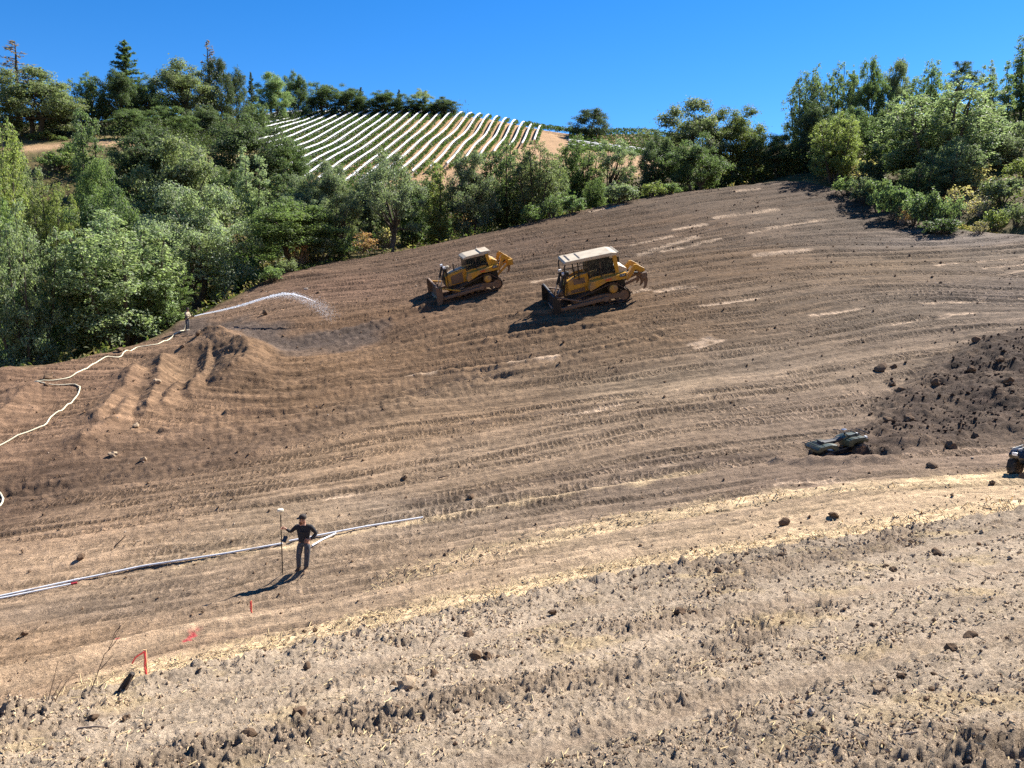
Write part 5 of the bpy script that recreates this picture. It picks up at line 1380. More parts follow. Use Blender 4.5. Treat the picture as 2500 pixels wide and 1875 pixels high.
# ------------------------------------------------------------------ people
M_SKIN = mat_simple('skin', (0.42, 0.22, 0.145), 0.55, var=0.06)
M_SHIRT = mat_simple('black_shirt', (0.020, 0.020, 0.023), 0.85, var=0.2, scale=12, bump=0.3)
M_JEANS = mat_simple('blue_grey_jeans', (0.055, 0.062, 0.075), 0.85, var=0.25, scale=14, bump=0.3, dirt=0.15, dirt_col=DUST)
M_BOOT = mat_simple('brown_boots', (0.10, 0.06, 0.035), 0.75, dirt=0.4, dirt_col=DUST, scale=8)
M_CAP = mat_simple('dark_cap', (0.035, 0.026, 0.022), 0.8, var=0.15, scale=20)
M_BEARD = mat_simple('red_brown_beard', (0.13, 0.055, 0.028), 0.9, var=0.3, scale=40, bump=0.6)
M_TAN = mat_simple('tan_jacket', (0.44, 0.37, 0.26), 0.85, var=0.15, scale=12)
M_VEST = mat_simple('dark_vest', (0.05, 0.045, 0.05), 0.85, var=0.15)
M_PALEB = mat_simple('pale_boots', (0.50, 0.44, 0.33), 0.8, dirt=0.3, dirt_col=DUST)
M_EYE = mat_simple('eye_dark', (0.01, 0.008, 0.006), 0.2)

def skin_mesh(name, J, E, root, mat, parent, sub=2):
    """continuous limb surface grown round a stick figure: J name -> (x, y, z, r)"""
    keys = list(J); ix = {k: i for i, k in enumerate(keys)}
    me = bpy.data.meshes.new(name); me.from_pydata([J[k][:3] for k in keys], [(ix[a], ix[b]) for a, b in E], [])
    t = bpy.data.objects.new('tmp', me); COL.objects.link(t)
    sk = t.modifiers.new('s', 'SKIN'); sk.use_smooth_shade = True
    for i, k in enumerate(keys):
        d = me.skin_vertices[0].data[i]; rr = J[k][3]
        d.radius = (rr, rr) if not hasattr(rr, '__len__') else rr
        d.use_root = (k == root)
    ss = t.modifiers.new('u', 'SUBSURF'); ss.levels = sub; ss.render_levels = sub
    dg = bpy.context.evaluated_depsgraph_get()
    out = bpy.data.meshes.new_from_object(t.evaluated_get(dg)); out.name = name
    bpy.data.objects.remove(t); out.materials.clear()
    out.polygons.foreach_set('use_smooth', np.ones(len(out.polygons), bool))
    return link(name, out, mat, parent)
def hand_joints(J, E, pre, wrist, d, side, curl, open_=1.0):
    """palm, four unequal fingers and a thumb growing from the side of the palm near its base"""
    d = Vector(d).normalized(); s = Vector(side); s = (s - d * s.dot(d)).normalized(); n = d.cross(s)
    c = Vector(curl).normalized()
    w = Vector(wrist)
    J[pre + 'palm'] = (*(w + d * 0.055), 0.030); E.append((pre + 'wrist', pre + 'palm'))
    for i, (o, ln) in enumerate(((-0.032, 0.078), (-0.011, 0.088), (0.011, 0.082), (0.032, 0.064))):
        a = w + d * 0.085 + s * o * open_; b = a + (d * 0.62 + c * 0.45 + s * o * 4 * (open_ - 1)).normalized() * ln * 0.55; e = b + (d * 0.25 + c * 0.9 + s * o * 4 * (open_ - 1)).normalized() * ln * 0.5
        J[pre + 'k%d' % i] = (*a, 0.0105); J[pre + 'm%d' % i] = (*b, 0.009); J[pre + 't%d' % i] = (*e, 0.0075)
        E += [(pre + 'palm', pre + 'k%d' % i), (pre + 'k%d' % i, pre + 'm%d' % i), (pre + 'm%d' % i, pre + 't%d' % i)]
    a = w + d * 0.035 - s * 0.036; b = a + (d * 0.6 - s * 0.7 + c * 0.2).normalized() * 0.038; e = b + (d * 0.8 - s * 0.1 + c * 0.5).normalized() * 0.03
    J[pre + 'th0'] = (*a, 0.013); J[pre + 'th1'] = (*b, 0.0105); J[pre + 'th2'] = (*e, 0.0085)
    E += [(pre + 'wrist', pre + 'th0'), (pre + 'th0', pre + 'th1'), (pre + 'th1', pre + 'th2')]
def person(label, pos, rz, K, look, mats, hands, beard=True, vest=False):
    """K: joint positions in metres, x across, y depth (facing -y), z up"""
    r = empty('person', pos); r.rotation_euler = (0, 0, rz); tag(r, label, 'person')
    J, E = {}, []
    def j(k, p, rad): J[k] = (*p, rad)
    j('pelvis', K['pelvis'], (0.10, 0.09)); j('belly', K['belly'], (0.09, 0.085)); j('chest', K['chest'], (0.11, 0.095)); j('neck', K['neck'], 0.055)
    hd = Vector(K['head']); lk = Vector((math.sin(look), -math.cos(look), 0)); sd = Vector((math.cos(look), math.sin(look), 0))
    j('jaw', hd + lk * 0.02 - Vector((0, 0, 0.055)), 0.066); j('skull', hd + Vector((0, 0, 0.035)), 0.088)
    j('nose', hd + lk * 0.102 - Vector((0, 0, 0.012)), 0.013)
    for q, sg in (('earl', 1), ('earr', -1)): j(q, hd + sd * 0.088 * sg - Vector((0, 0, 0.012)), 0.014)
    E += [('pelvis', 'belly'), ('belly', 'chest'), ('chest', 'neck'), ('neck', 'jaw'), ('jaw', 'skull'), ('jaw', 'nose'), ('jaw', 'earl'), ('jaw', 'earr')]
    for s in 'lr':
        j('sh' + s, K['sh' + s], 0.062); j('el' + s, K['el' + s], 0.043); j(s + 'wrist', K['wr' + s], 0.029)
        E += [('chest', 'sh' + s), ('sh' + s, 'el' + s), ('el' + s, s + 'wrist')]
        hand_joints(J, E, s, K['wr' + s], *hands[s])
        j('hip' + s, K['hip' + s], 0.085); j('kn' + s, K['kn' + s], 0.058); j('an' + s, K['an' + s], 0.04); j('toe' + s, K['toe' + s], 0.035)
        E += [('pelvis', 'hip' + s), ('hip' + s, 'kn' + s), ('kn' + s, 'an' + s), ('an' + s, 'toe' + s)]
    skin_mesh('body', J, E, 'pelvis', M_SKIN, r)
    JS = {k: J[k] for k in ('belly', 'chest', 'neck')}
    pv = Vector(K['pelvis'])
    JS['hem'] = (*(pv + Vector((0, 0, -0.02))), (0.165, 0.15)); JS['belly'] = (*K['belly'], (0.155, 0.145)); JS['chest'] = (*K['chest'], (0.175, 0.155))
    nb = Vector(K['chest']).lerp(Vector(K['neck']), 0.72); JS['neck'] = (*nb, 0.075)
    ES = [('hem', 'belly'), ('belly', 'chest'), ('chest', 'neck')]
    for s in 'lr':
        cuff = Vector(K['el' + s]).lerp(Vector(K['wr' + s]), 0.9)
        JS['sh' + s] = (*K['sh' + s], 0.078); JS['el' + s] = (*K['el' + s], 0.058); JS['cf' + s] = (*cuff, 0.042)
        ES += [('chest', 'sh' + s), ('sh' + s, 'el' + s), ('el' + s, 'cf' + s)]
    skin_mesh('shirt', JS, ES, 'belly', mats['shirt'], r)
    if vest:
        JV = {'hem': (*(pv + Vector((0, 0, 0.05))), (0.18, 0.14)), 'belly': (*K['belly'], (0.175, 0.135)), 'chest': (*K['chest'], (0.20, 0.15))}
        skin_mesh('vest', JV, [('hem', 'belly'), ('belly', 'chest')], 'belly', M_VEST, r)
    JT = {'pelvis': (*(pv + Vector((0, 0, 0.06))), (0.155, 0.118)), 'crotch': (*(pv - Vector((0, 0, 0.05))), (0.15, 0.12))}; ET = [('pelvis', 'crotch')]
    for s in 'lr':
        cf = Vector(K['kn' + s]).lerp(Vector(K['an' + s]), 0.92)
        JT['hip' + s] = (*K['hip' + s], 0.108); JT['kn' + s] = (*K['kn' + s], 0.080); JT['cf' + s] = (*cf, 0.072)
        ET += [('crotch', 'hip' + s), ('hip' + s, 'kn' + s), ('kn' + s, 'cf' + s)]
        a = Vector(K['an' + s]); t = Vector(K['toe' + s])
        skin_mesh('boot', {'a': (*(a + Vector((0, 0, 0.12))), 0.058), 'b': (*a, 0.058), 'c': (*a.lerp(t, 0.5), 0.052), 'd': (*t, 0.045), 'h': (*(a - (t - a) * 0.3), 0.045)}, [('a', 'b'), ('b', 'c'), ('c', 'd'), ('b', 'h')], 'b', mats['boot'], r)
    skin_mesh('trousers', JT, ET, 'crotch', mats['trousers'], r)
    cap = MB(); prof = [(0.104, -0.03), (0.106, 0.02), (0.095, 0.065), (0.06, 0.095), (0.01, 0.105)]
    cap.lathe(prof, tuple(hd + Vector((0, 0, 0.055))), 'z', 18)
    br = [hd + Vector((0, 0, 0.045)) + lk * (0.095 + 0.075 * math.sin(a)) + sd * 0.085 * math.cos(a) - Vector((0, 0, 0.02 * math.sin(a))) for a in np.linspace(0, math.pi, 9)]
    cap.add([tuple(b) for b in br] + [tuple(b + Vector((0, 0, 0.012))) for b in br], [tuple(range(9)), tuple(range(17, 8, -1))] + [(i, i + 1, i + 10, i + 9) for i in range(8)])
    cap.build('cap', mats['cap'], r, True, 0.9)
    if beard:
        bd = MB(); bm = bmesh.new(); bmesh.ops.create_icosphere(bm, subdivisions=2, radius=1.0)
        rs = random.Random(4)
        bm.verts.index_update()
        vs = [hd - Vector((0, 0, 0.085)) + lk * (0.055 + v.co.y * -0.052) + sd * v.co.x * 0.062 + Vector((0, 0, v.co.z * 0.062 - 0.02)) + Vector([rs.uniform(-.005, .005) for _ in range(3)]) for v in bm.verts]
        bd.add(vs, [[v.index for v in f.verts] for f in bm.faces]); bm.free(); bd.build('beard', M_BEARD, r, True, 1.5)
    for sg in (1, -1):
        MB().lathe([(0.003, -0.008), (0.011, -0.004), (0.011, 0.004), (0.003, 0.008)], tuple(hd + lk * 0.083 + sd * 0.034 * sg + Vector((0, 0, 0.012))), 'z', 8).build('eye', M_EYE, r, True)
    return r

SURV = sit(742, 1396); SURV.z = ground_z(SURV.x, SURV.y)
PS = dict(pelvis=(0.03, 0, 0.97), belly=(0.03, -0.01, 1.14), chest=(0.035, 0.0, 1.36), neck=(0.03, 0.0, 1.50), head=(0.02, -0.02, 1.655),
  shr=(-0.155, 0.0, 1.435), elr=(-0.32, -0.06, 1.27), wrr=(-0.455, -0.10, 1.40), shl=(0.235, 0.0, 1.425), ell=(0.375, 0.03, 1.19), wrl=(0.225, -0.125, 1.055),
  hipr=(-0.07, 0.0, 0.90), knr=(-0.12, -0.05, 0.50), anr=(-0.14, 0.02, 0.09), toer=(-0.22, -0.10, 0.04), hipl=(0.13, 0, 0.90), knl=(0.11, -0.04, 0.50), anl=(0.06, 0.0, 0.09), toel=(0.03, -0.16, 0.04))
person('surveyor in black shirt, jeans and cap holding a pole, hand on hip', SURV, 0.0, PS, -1.15,
       dict(shirt=M_SHIRT, trousers=M_JEANS, boot=M_BOOT, cap=M_CAP),
       {'r': ((-0.75, -0.55, 0.2), (0, 0, -1), (0.35, -0.9, 0.0), 1.0), 'l': ((-0.95, -0.15, -0.10), (0, 0.1, 1), (-0.4, -0.3, -0.7), 1.5)}).scale = (1.12, 1.1, 1.03)
POLE = Vector((SURV.x - 0.61, SURV.y - 0.19, 0)); POLE.z = ground_z(POLE.x, POLE.y)
sp = empty('survey_pole', POLE); tag(sp, 'black survey pole with pale receiver on top, held by the surveyor', 'survey pole')
MB().tube([(0, 0, 0), (0, 0, 0.08), (0, 0, 1.0), (0, 0, 1.98)], [0.004, 0.017, 0.017, 0.017], 10).build('pole', M_ATVBLK, sp, True)
MB().lathe([(0.02, 1.94), (0.035, 1.96), (0.05, 2.0), (0.095, 2.04), (0.10, 2.09), (0.085, 2.11), (0.02, 2.12)], (0, 0, 0), 'z', 20).build('receiver', mat_simple('pale_plastic', (0.72, 0.66, 0.50), 0.4, var=0.05), sp, True)
MB().tube([(-0.05, 0, 1.13), (0.08, -0.02, 1.13)], 0.016, 6).build('clamp', M_ATVBLK, sp)
MB().box((0.12, -0.05, 1.17), (0.13, 0.03, 0.20), rot=(-0.4, 0.35, 0), bev=0.01).build('data_collector', M_ATVBLK, sp)

HM = sit(459, 812); HM.z = ground_z(HM.x, HM.y)
PH_ = dict(pelvis=(0, 0.03, 0.97), belly=(0, 0.02, 1.14), chest=(0, 0.0, 1.36), neck=(0, -0.02, 1.50), head=(0, -0.05, 1.65),
  shr=(-0.19, 0.0, 1.43), elr=(-0.24, -0.14, 1.17), wrr=(-0.12, -0.36, 1.12), shl=(0.19, 0.0, 1.43), ell=(0.24, -0.10, 1.16), wrl=(0.08, -0.26, 1.06),
  hipr=(-0.10, 0.02, 0.90), knr=(-0.12, -0.03, 0.50), anr=(-0.13, 0.05, 0.09), toer=(-0.14, -0.12, 0.04), hipl=(0.10, 0.02, 0.90), knl=(0.11, 0.0, 0.50), anl=(0.12, 0.08, 0.09), toel=(0.14, -0.08, 0.04))
HROT = math.radians(80)
person('man in tan jacket, dark vest and hat spraying water from a hose', HM, HROT, PH_, 0.0,
       dict(shirt=M_TAN, trousers=M_JEANS, boot=M_PALEB, cap=M_CAP),
       {'r': ((0.3, -0.95, 0.0), (0, 0, -1), (0.9, 0.1, 0), 1.0), 'l': ((-0.3, -0.9, 0.1), (0, 0, 1), (-0.9, 0.1, 0), 1.0)}, False, True)

# ------------------------------------------------------------------ hose and water
M_HOSE = mat_simple('cream_hose', (0.66, 0.60, 0.42), 0.6, dirt=0.2, dirt_col=DUST, scale=3)
def drape(px, r, k=4, lift=0.0):
    W = np.array([hit(u, v)[:2] for u, v in px])
    s = np.r_[0, np.cumsum(np.linalg.norm(np.diff(W, axis=0), axis=1))]
    q = np.linspace(0, s[-1], int(s[-1] / 0.25) + 4)
    x = np.interp(q, s, W[:, 0]); y = np.interp(q, s, W[:, 1])
    for _ in range(k):
        x[1:-1] = (x[:-2] + 2 * x[1:-1] + x[2:]) / 4; y[1:-1] = (y[:-2] + 2 * y[1:-1] + y[2:]) / 4
    z = ground_zs(x, y) + r * 0.8 + lift
    z[1:-1] = np.maximum(z[1:-1], (z[:-2] + z[2:]) / 2)
    return np.stack([x, y, z], 1)
def z6(pts): return [(a / 2.458, 650 + b / 2.458) for a, b in pts]
HP = z6([(1100,402),(1050,420),(1000,450),(950,470),(880,482),(820,490),(770,515),(720,545),(640,555),(600,570),(540,605),(480,645),(420,672),(360,690),(290,702),(215,708),(192,712),(240,718),(320,730),(400,720),(455,712),(480,722),(482,745),(465,780),(440,810),(400,855),(360,890),(310,905),(290,945),(265,970),(200,995),(120,1030),(50,1065),(-60,1120)])
hp = drape(HP, 0.05, 2)
cr_, sr_ = math.cos(HROT), math.sin(HROT)
def hm(p): return np.array([HM.x + p[0] * cr_ - p[1] * sr_, HM.y + p[0] * sr_ + p[1] * cr_, HM.z + p[2]])
NOZ = hm((-0.02, -0.62, 1.15))
lead = np.array([hm((-0.02, -0.45, 1.12)), hm((0.0, -0.28, 1.09)), hm((0.10, 0.0, 1.0)), hm((0.22, 0.25, 0.75)), hm((0.26, 0.40, 0.35)), hm((0.2, 0.45, 0.06))])
hose = MB().tube(list(lead) + list(hp), 0.038, 8).build('hose', M_HOSE, None, True, 2.0); tag(hose, 'long cream fire hose snaking over the dirt berm to the man spraying', 'hose')
MB().tube([hm((-0.02, -0.44, 1.12)), hm((-0.02, -0.52, 1.135)), NOZ], [0.05, 0.04, 0.025], 10).build('nozzle', M_ATVBLK, hose, True)
h2 = MB().tube(drape(z6([(-60,1330),(-5,1345),(10,1370),(22,1395),(18,1425),(0,1445),(-60,1480)]), 0.045, 2), 0.042, 8).build('hose', M_HOSE, None, True, 2.0); tag(h2, 'short loop of cream hose entering at the left edge below the berm', 'hose')

def make_water():
    m, nt, out = nodes_of('water_spray'); N = nt.nodes.new; L = nt.links.new
    b = N('ShaderNodeBsdfPrincipled'); b.inputs['Base Color'].default_value = (0.93, 0.95, 0.97, 1); b.inputs['Roughness'].default_value = 0.25
    t = N('ShaderNodeBsdfTranslucent'); t.inputs['Color'].default_value = (0.95, 0.97, 1, 1)
    no = N('ShaderNodeTexNoise'); no.inputs['Scale'].default_value = 5
    mr = N('ShaderNodeMapRange'); mr.inputs['To Min'].default_value = 0.35; mr.inputs['To Max'].default_value = 0.7; L(no.outputs['Fac'], mr.inputs['Value'])
    ms = N('ShaderNodeMixShader'); L(mr.outputs['Result'], ms.inputs['Fac']); L(b.outputs['BSDF'], ms.inputs[1]); L(t.outputs['BSDF'], ms.inputs[2]); L(ms.outputs['Shader'], out.inputs['Surface'])
    return m
M_WATER = make_water()
JP = [(488,773),(530,764),(570,754),(604,744),(635,733),(665,724),(692,718),(716,718),(744,726),(773,738),(793,751),(812,766)]
JY = np.linspace(NOZ[1], hit(830, 790)[1] + 0.6, len(JP))
_d = NOZ - at(474, 777, NOZ[1])
jet = [NOZ] + [at(u, v, Y) + _d * max(0.0, 1 - i / 7.0) for i, ((u, v), Y) in enumerate(zip(JP, JY))]
Jt = np.array(jet); js = np.r_[0, np.cumsum(np.linalg.norm(np.diff(Jt, axis=0), axis=1))]
rs = np.random.RandomState(8)
q = np.linspace(0, js[-1] * 0.86, 150); core = np.stack([np.interp(q, js, Jt[:, i]) for i in range(3)], 1)
for _ in range(6): core[1:-1] = (core[:-2] + 2 * core[1:-1] + core[2:]) / 4
f = q / q[-1]
rad = (0.03 + 0.04 * np.clip(f * 2.2, 0, 1)) * (1 + 0.35 * rs.normal(size=len(q)) * f) * np.clip((1.0 - f) * 5, 0.15, 1)
wj = empty('water_jet', tuple(NOZ)); tag(wj, 'white arc of water sprayed from the hose over the slope', 'water jet')
MB().tube(core - NOZ, list(np.abs(rad) + 0.005), 8).build('stream', M_WATER, wj, True, 2.0)
n = 4500
ff = rs.beta(3.0, 1.3, n); qq = ff * js[-1]
P = np.stack([np.interp(qq, js, Jt[:, i]) for i in range(3)], 1)
spread = 0.035 + 0.5 * np.clip(ff - 0.45, 0, 1) ** 1.3
P += rs.normal(size=(n, 3)) * spread[:, None] * np.array([1.3, 1.2, 1.0]) - np.array([0, 0, 1]) * (np.abs(rs.normal(size=n)) * spread * 1.2)[:, None]
OCT = np.array([(1, 0, 0), (-1, 0, 0), (0, 1, 0), (0, -1, 0), (0, 0, 1), (0, 0, -1)], float); OF = np.array([(0, 2, 4), (2, 1, 4), (1, 3, 4), (3, 0, 4), (2, 0, 5), (1, 2, 5), (3, 1, 5), (0, 3, 5)])
S = rs.uniform(0.004, 0.011, n)
V = (P[:, None, :] - NOZ) + OCT[None] * S[:, None, None] * np.array([1.6, 1, 1])
link('droplets', mesh_np('droplets', V.reshape(-1, 3), (OF[None] + 6 * np.arange(n)[:, None, None]).reshape(-1, 3)), M_WATER, wj)['kind'] = 'stuff'

# ------------------------------------------------------------------ pipes, stakes, sticks
M_PIPE = mat_simple('white_pipe', (0.72, 0.73, 0.73), 0.45, dirt=0.15, dirt_col=DUST, scale=2, var=0.06)
def pipe(px, label, r=0.034, endcap=None):
    P = drape(px, r, 1, 0.015)
    g0 = P[:, 2].copy()
    for _ in range(40): P[1:-1, 2] = (P[:-2, 2] + 2 * P[1:-1, 2] + P[2:, 2]) / 4
    P[:, 2] += max(0.0, float(np.percentile(g0 - P[:, 2], 80)))
    o = MB().tube(P, r, 10).build('irrigation_pipe', M_PIPE, None, True, 1.0); tag(o, label, 'pipe', 'white irrigation pipes lying on the dirt')
    for i in range(12, len(P) - 6, 24):
        d = P[i + 1] - P[i]; d /= np.linalg.norm(d)
        MB().tube([P[i] - d * 0.07, P[i] + d * 0.07], r * 1.25, 10).build('coupling', M_PIPE, o, True, 1.0)
    if endcap:
        d = P[-1] - P[-2]; d /= np.linalg.norm(d)
        MB().tube([P[-1] - d * 0.02, P[-1] + d * 0.16], r * 1.1, 10).build('end_cap', endcap, o, True, 1.0)
M_RED = mat_simple('red_plastic', (0.45, 0.04, 0.05), 0.5)
pipe([(-60,1464),(0,1453),(175,1419),(346,1386),(541,1358),(690,1330)], 'long white pipe crossing the left foreground bench, the upper one')
pipe([(-60,1473),(0,1461),(90,1442),(175,1425)], 'shorter white pipe with red end beside the long one at left', 0.03, M_RED)
pipe([(706,1326),(769,1314),(900,1289),(1033,1265)], 'white pipe running right from behind the surveyor')
pipe([(762,1338),(790,1321),(820,1306)], 'short branch pipe joining at an angle right of the surveyor', 0.032)

M_LATH = mat_simple('wood_lath', (0.62, 0.38, 0.20), 0.8, var=0.15, scale=10)
M_TAPE = mat_simple('pink_tape', (0.85, 0.10, 0.10), 0.5, var=0.1)
def ribbon(pts, w, name, parent, mat):
    P = [Vector(p) for p in pts]; mb = MB(); t = 0.004
    for a, b in zip(P[:-1], P[1:]):
        d = (b - a).normalized(); s = d.cross(Vector((0, 1, 0.3))).normalized() * w / 2; nn = d.cross(s).normalized() * t
        vs = [a - s - nn, a + s - nn, a + s + nn, a - s + nn, b - s - nn, b + s - nn, b + s + nn, b - s + nn]
        mb.add([tuple(v) for v in vs], [(0, 1, 5, 4), (1, 2, 6, 5), (2, 3, 7, 6), (3, 0, 4, 7), (0, 3, 2, 1), (4, 5, 6, 7)])
    return mb.build(name, mat, parent)
def stake(u, v, Y, top_v, label, ribs):
    p = at(u, v, Y); zg = ground_z(p[0], p[1]); top = ray(u, top_v)[1] * Y; h = top - zg
    o = empty('survey_stake', (p[0], p[1], zg)); tag(o, label, 'stake', 'marking stakes with pink tape')
    MB().box((0, 0, h / 2 - 0.1), (0.04, 0.016, h + 0.2), taper=0.97).build('lath', M_LATH, o)
    for rb in ribs(h): ribbon(rb, 0.02, 'tape', o, M_TAPE)
p = hit(615, 1500)
stake(615, 1500, p[1], 1466, 'short stake wrapped in red tape in front of the surveyor', lambda h: [[(0, -0.02, h), (0.01, -0.03, h * 0.6), (-0.012, -0.03, h * 0.3), (0.015, -0.03, 0.02)], [(-0.02, -0.02, h * 0.95), (-0.03, -0.03, h * 0.5), (-0.015, -0.03, 0.05)]])
stake(358, 1660, 9.6, 1586, 'orange stake with pink tape fluttering to the left on the near crest', lambda h: [[(0, -0.02, h - 0.02), (-0.08, -0.02, h - 0.07), (-0.12, -0.02, h - 0.10), (-0.165, -0.03, h - 0.18)], [(0, -0.015, h - 0.02), (0.012, -0.02, h * 0.8), (-0.006, -0.02, h * 0.65), (0.012, -0.02, h * 0.45)]])

M_TWIG = mat_simple('dry_twig', (0.13, 0.085, 0.06), 0.9, var=0.25, scale=10)
def stems(u, v, Y, label, lines, r=0.006):
    """dry plant: lines are photo pixel polylines of its stems at distance Y"""
    b = at(u, v, Y); zg = ground_z(b[0], b[1])
    o = empty('dry_stalk', (b[0], b[1], zg)); tag(o, label, 'dry plant', 'dry stalks on the near crest')
    for ln in lines:
        P = [at(a, c, Y) - np.array([b[0], b[1], zg]) for a, c in ln]
        MB().tube(P, list(np.linspace(r, r * 0.35, len(P))), 6).build('stem', M_TWIG, o)
def z8(pts): return [(80 + a / 3.95, 1440 + b / 3.95) for a, b in pts]
stems(112, 1733, 7.9, 'pair of dark dry stalks at the lower left crest', [z8([(125,1180),(165,1000),(205,850),(245,680)]), z8([(165,1180),(260,980),(330,880),(405,795)]), z8([(180,1050),(240,950),(285,870)]), z8([(120,1150),(125,1050),(130,970)])])
stems(212, 1712, 8.2, 'tall leaning dry stalk with forked top at the left crest', [z8([(510,1100),(590,900),(660,710),(690,620),(725,590),(770,490),(850,345),(930,270)]), z8([(725,590),(790,510),(845,430)]), z8([(650,770),(720,690),(780,625)]), z8([(850,345),(800,400),(745,510)])])
stems(240, 1700, 8.3, 'thin dry stalk leaning right beside the tall forked one', [z8([(600,1020),(680,900),(760,840),(820,790)])], 0.004)
stems(323, 1680, 8.9, 'short broken stalk beside the orange stake', [z8([(955,870),(965,800),(975,765)])], 0.006)
stems(465, 1660, 9.4, 'thin upright twig right of the orange stake', [z8([(1520,880),(1525,820),(1527,765)])], 0.004)
stems(594, 1632, 10, 'thin upright twig at the crest below the red taped stake', [z8([(2030,790),(2032,720),(2030,665)])], 0.004)
stems(897, 1565, 10.8, 'thin dead sapling at the crest below the straw strip', [[(897,1565),(893,1545),(889,1520)], [(891,1530),(897,1516)]], 0.004)
stems(1600, 1410, 13.8, 'thin dry stem at the crest in the middle', [[(1600,1412),(1603,1395),(1604,1385)]], 0.004)
stems(2218, 1297, 15.4, 'dry stem at the crest toward the right', [[(2218,1298),(2219,1285),(2218,1280)]], 0.006)
stems(2455, 1245, 16.2, 'leaning dry stem at the crest near the right edge', [[(2452,1248),(2458,1230),(2464,1219)]], 0.007)
# ------------------------------------------------------------------ clods, stones, straw
M_CLOD = mat_simple('dry_clod', lin(160, 139, 114), 0.95, spec=0.1, var=0.3, scale=14, bump=0.8)
M_DCLOD = mat_simple('dark_clod', lin(104, 85, 68), 0.95, spec=0.1, var=0.3, scale=14, bump=0.8)
M_STONE = mat_simple('pale_stone', lin(170, 155, 138), 0.85, spec=0.2, var=0.2, scale=14, bump=0.5)
M_STRAW = mat_simple('straw', lin(186, 164, 122), 0.8, var=0.25, scale=30)
M_WOODB = mat_simple('grey_stick', lin(150, 132, 112), 0.9, var=0.25, scale=20)
_bm = bmesh.new(); bmesh.ops.create_icosphere(_bm, subdivisions=1, radius=1.0); _bm.verts.index_update()
ICO = np.array([v.co[:] for v in _bm.verts]); IF = np.array([[v.index for v in f.verts] for f in _bm.faces]); _bm.free()
def rock_verts(rs, base, seed_amt=0.32):
    V = base * (1 + seed_amt * rs.uniform(-1, 1, (len(base), 1)))
    return V
def clod_variant(name, seed, mat):
    rs = np.random.RandomState(seed)
    bm = bmesh.new(); bmesh.ops.create_icosphere(bm, subdivisions=2, radius=1.0)
    k = rs.normal(size=(5, 3)); ph = rs.rand(5) * 6
    for v in bm.verts:
        c = np.array(v.co[:]); f = 1 + sum(0.13 * math.sin(2.6 * float(c @ k[i]) + ph[i]) for i in range(5)) + rs.uniform(-0.10, 0.10)
        v.co = Vector(c * f * np.array([1.0, 0.8, 0.72]))
    bm.verts.index_update()
    me = bpy.data.meshes.new(name); bm.to_mesh(me); bm.free(); me.materials.append(mat); return me
CLODS = [clod_variant('clod', 40 + i, M_DCLOD) for i in range(5)]
LCLODS = [clod_variant('clod', 60 + i, M_CLOD) for i in range(4)]
PALES = [clod_variant('stone', 80 + i, M_STONE) for i in range(3)]
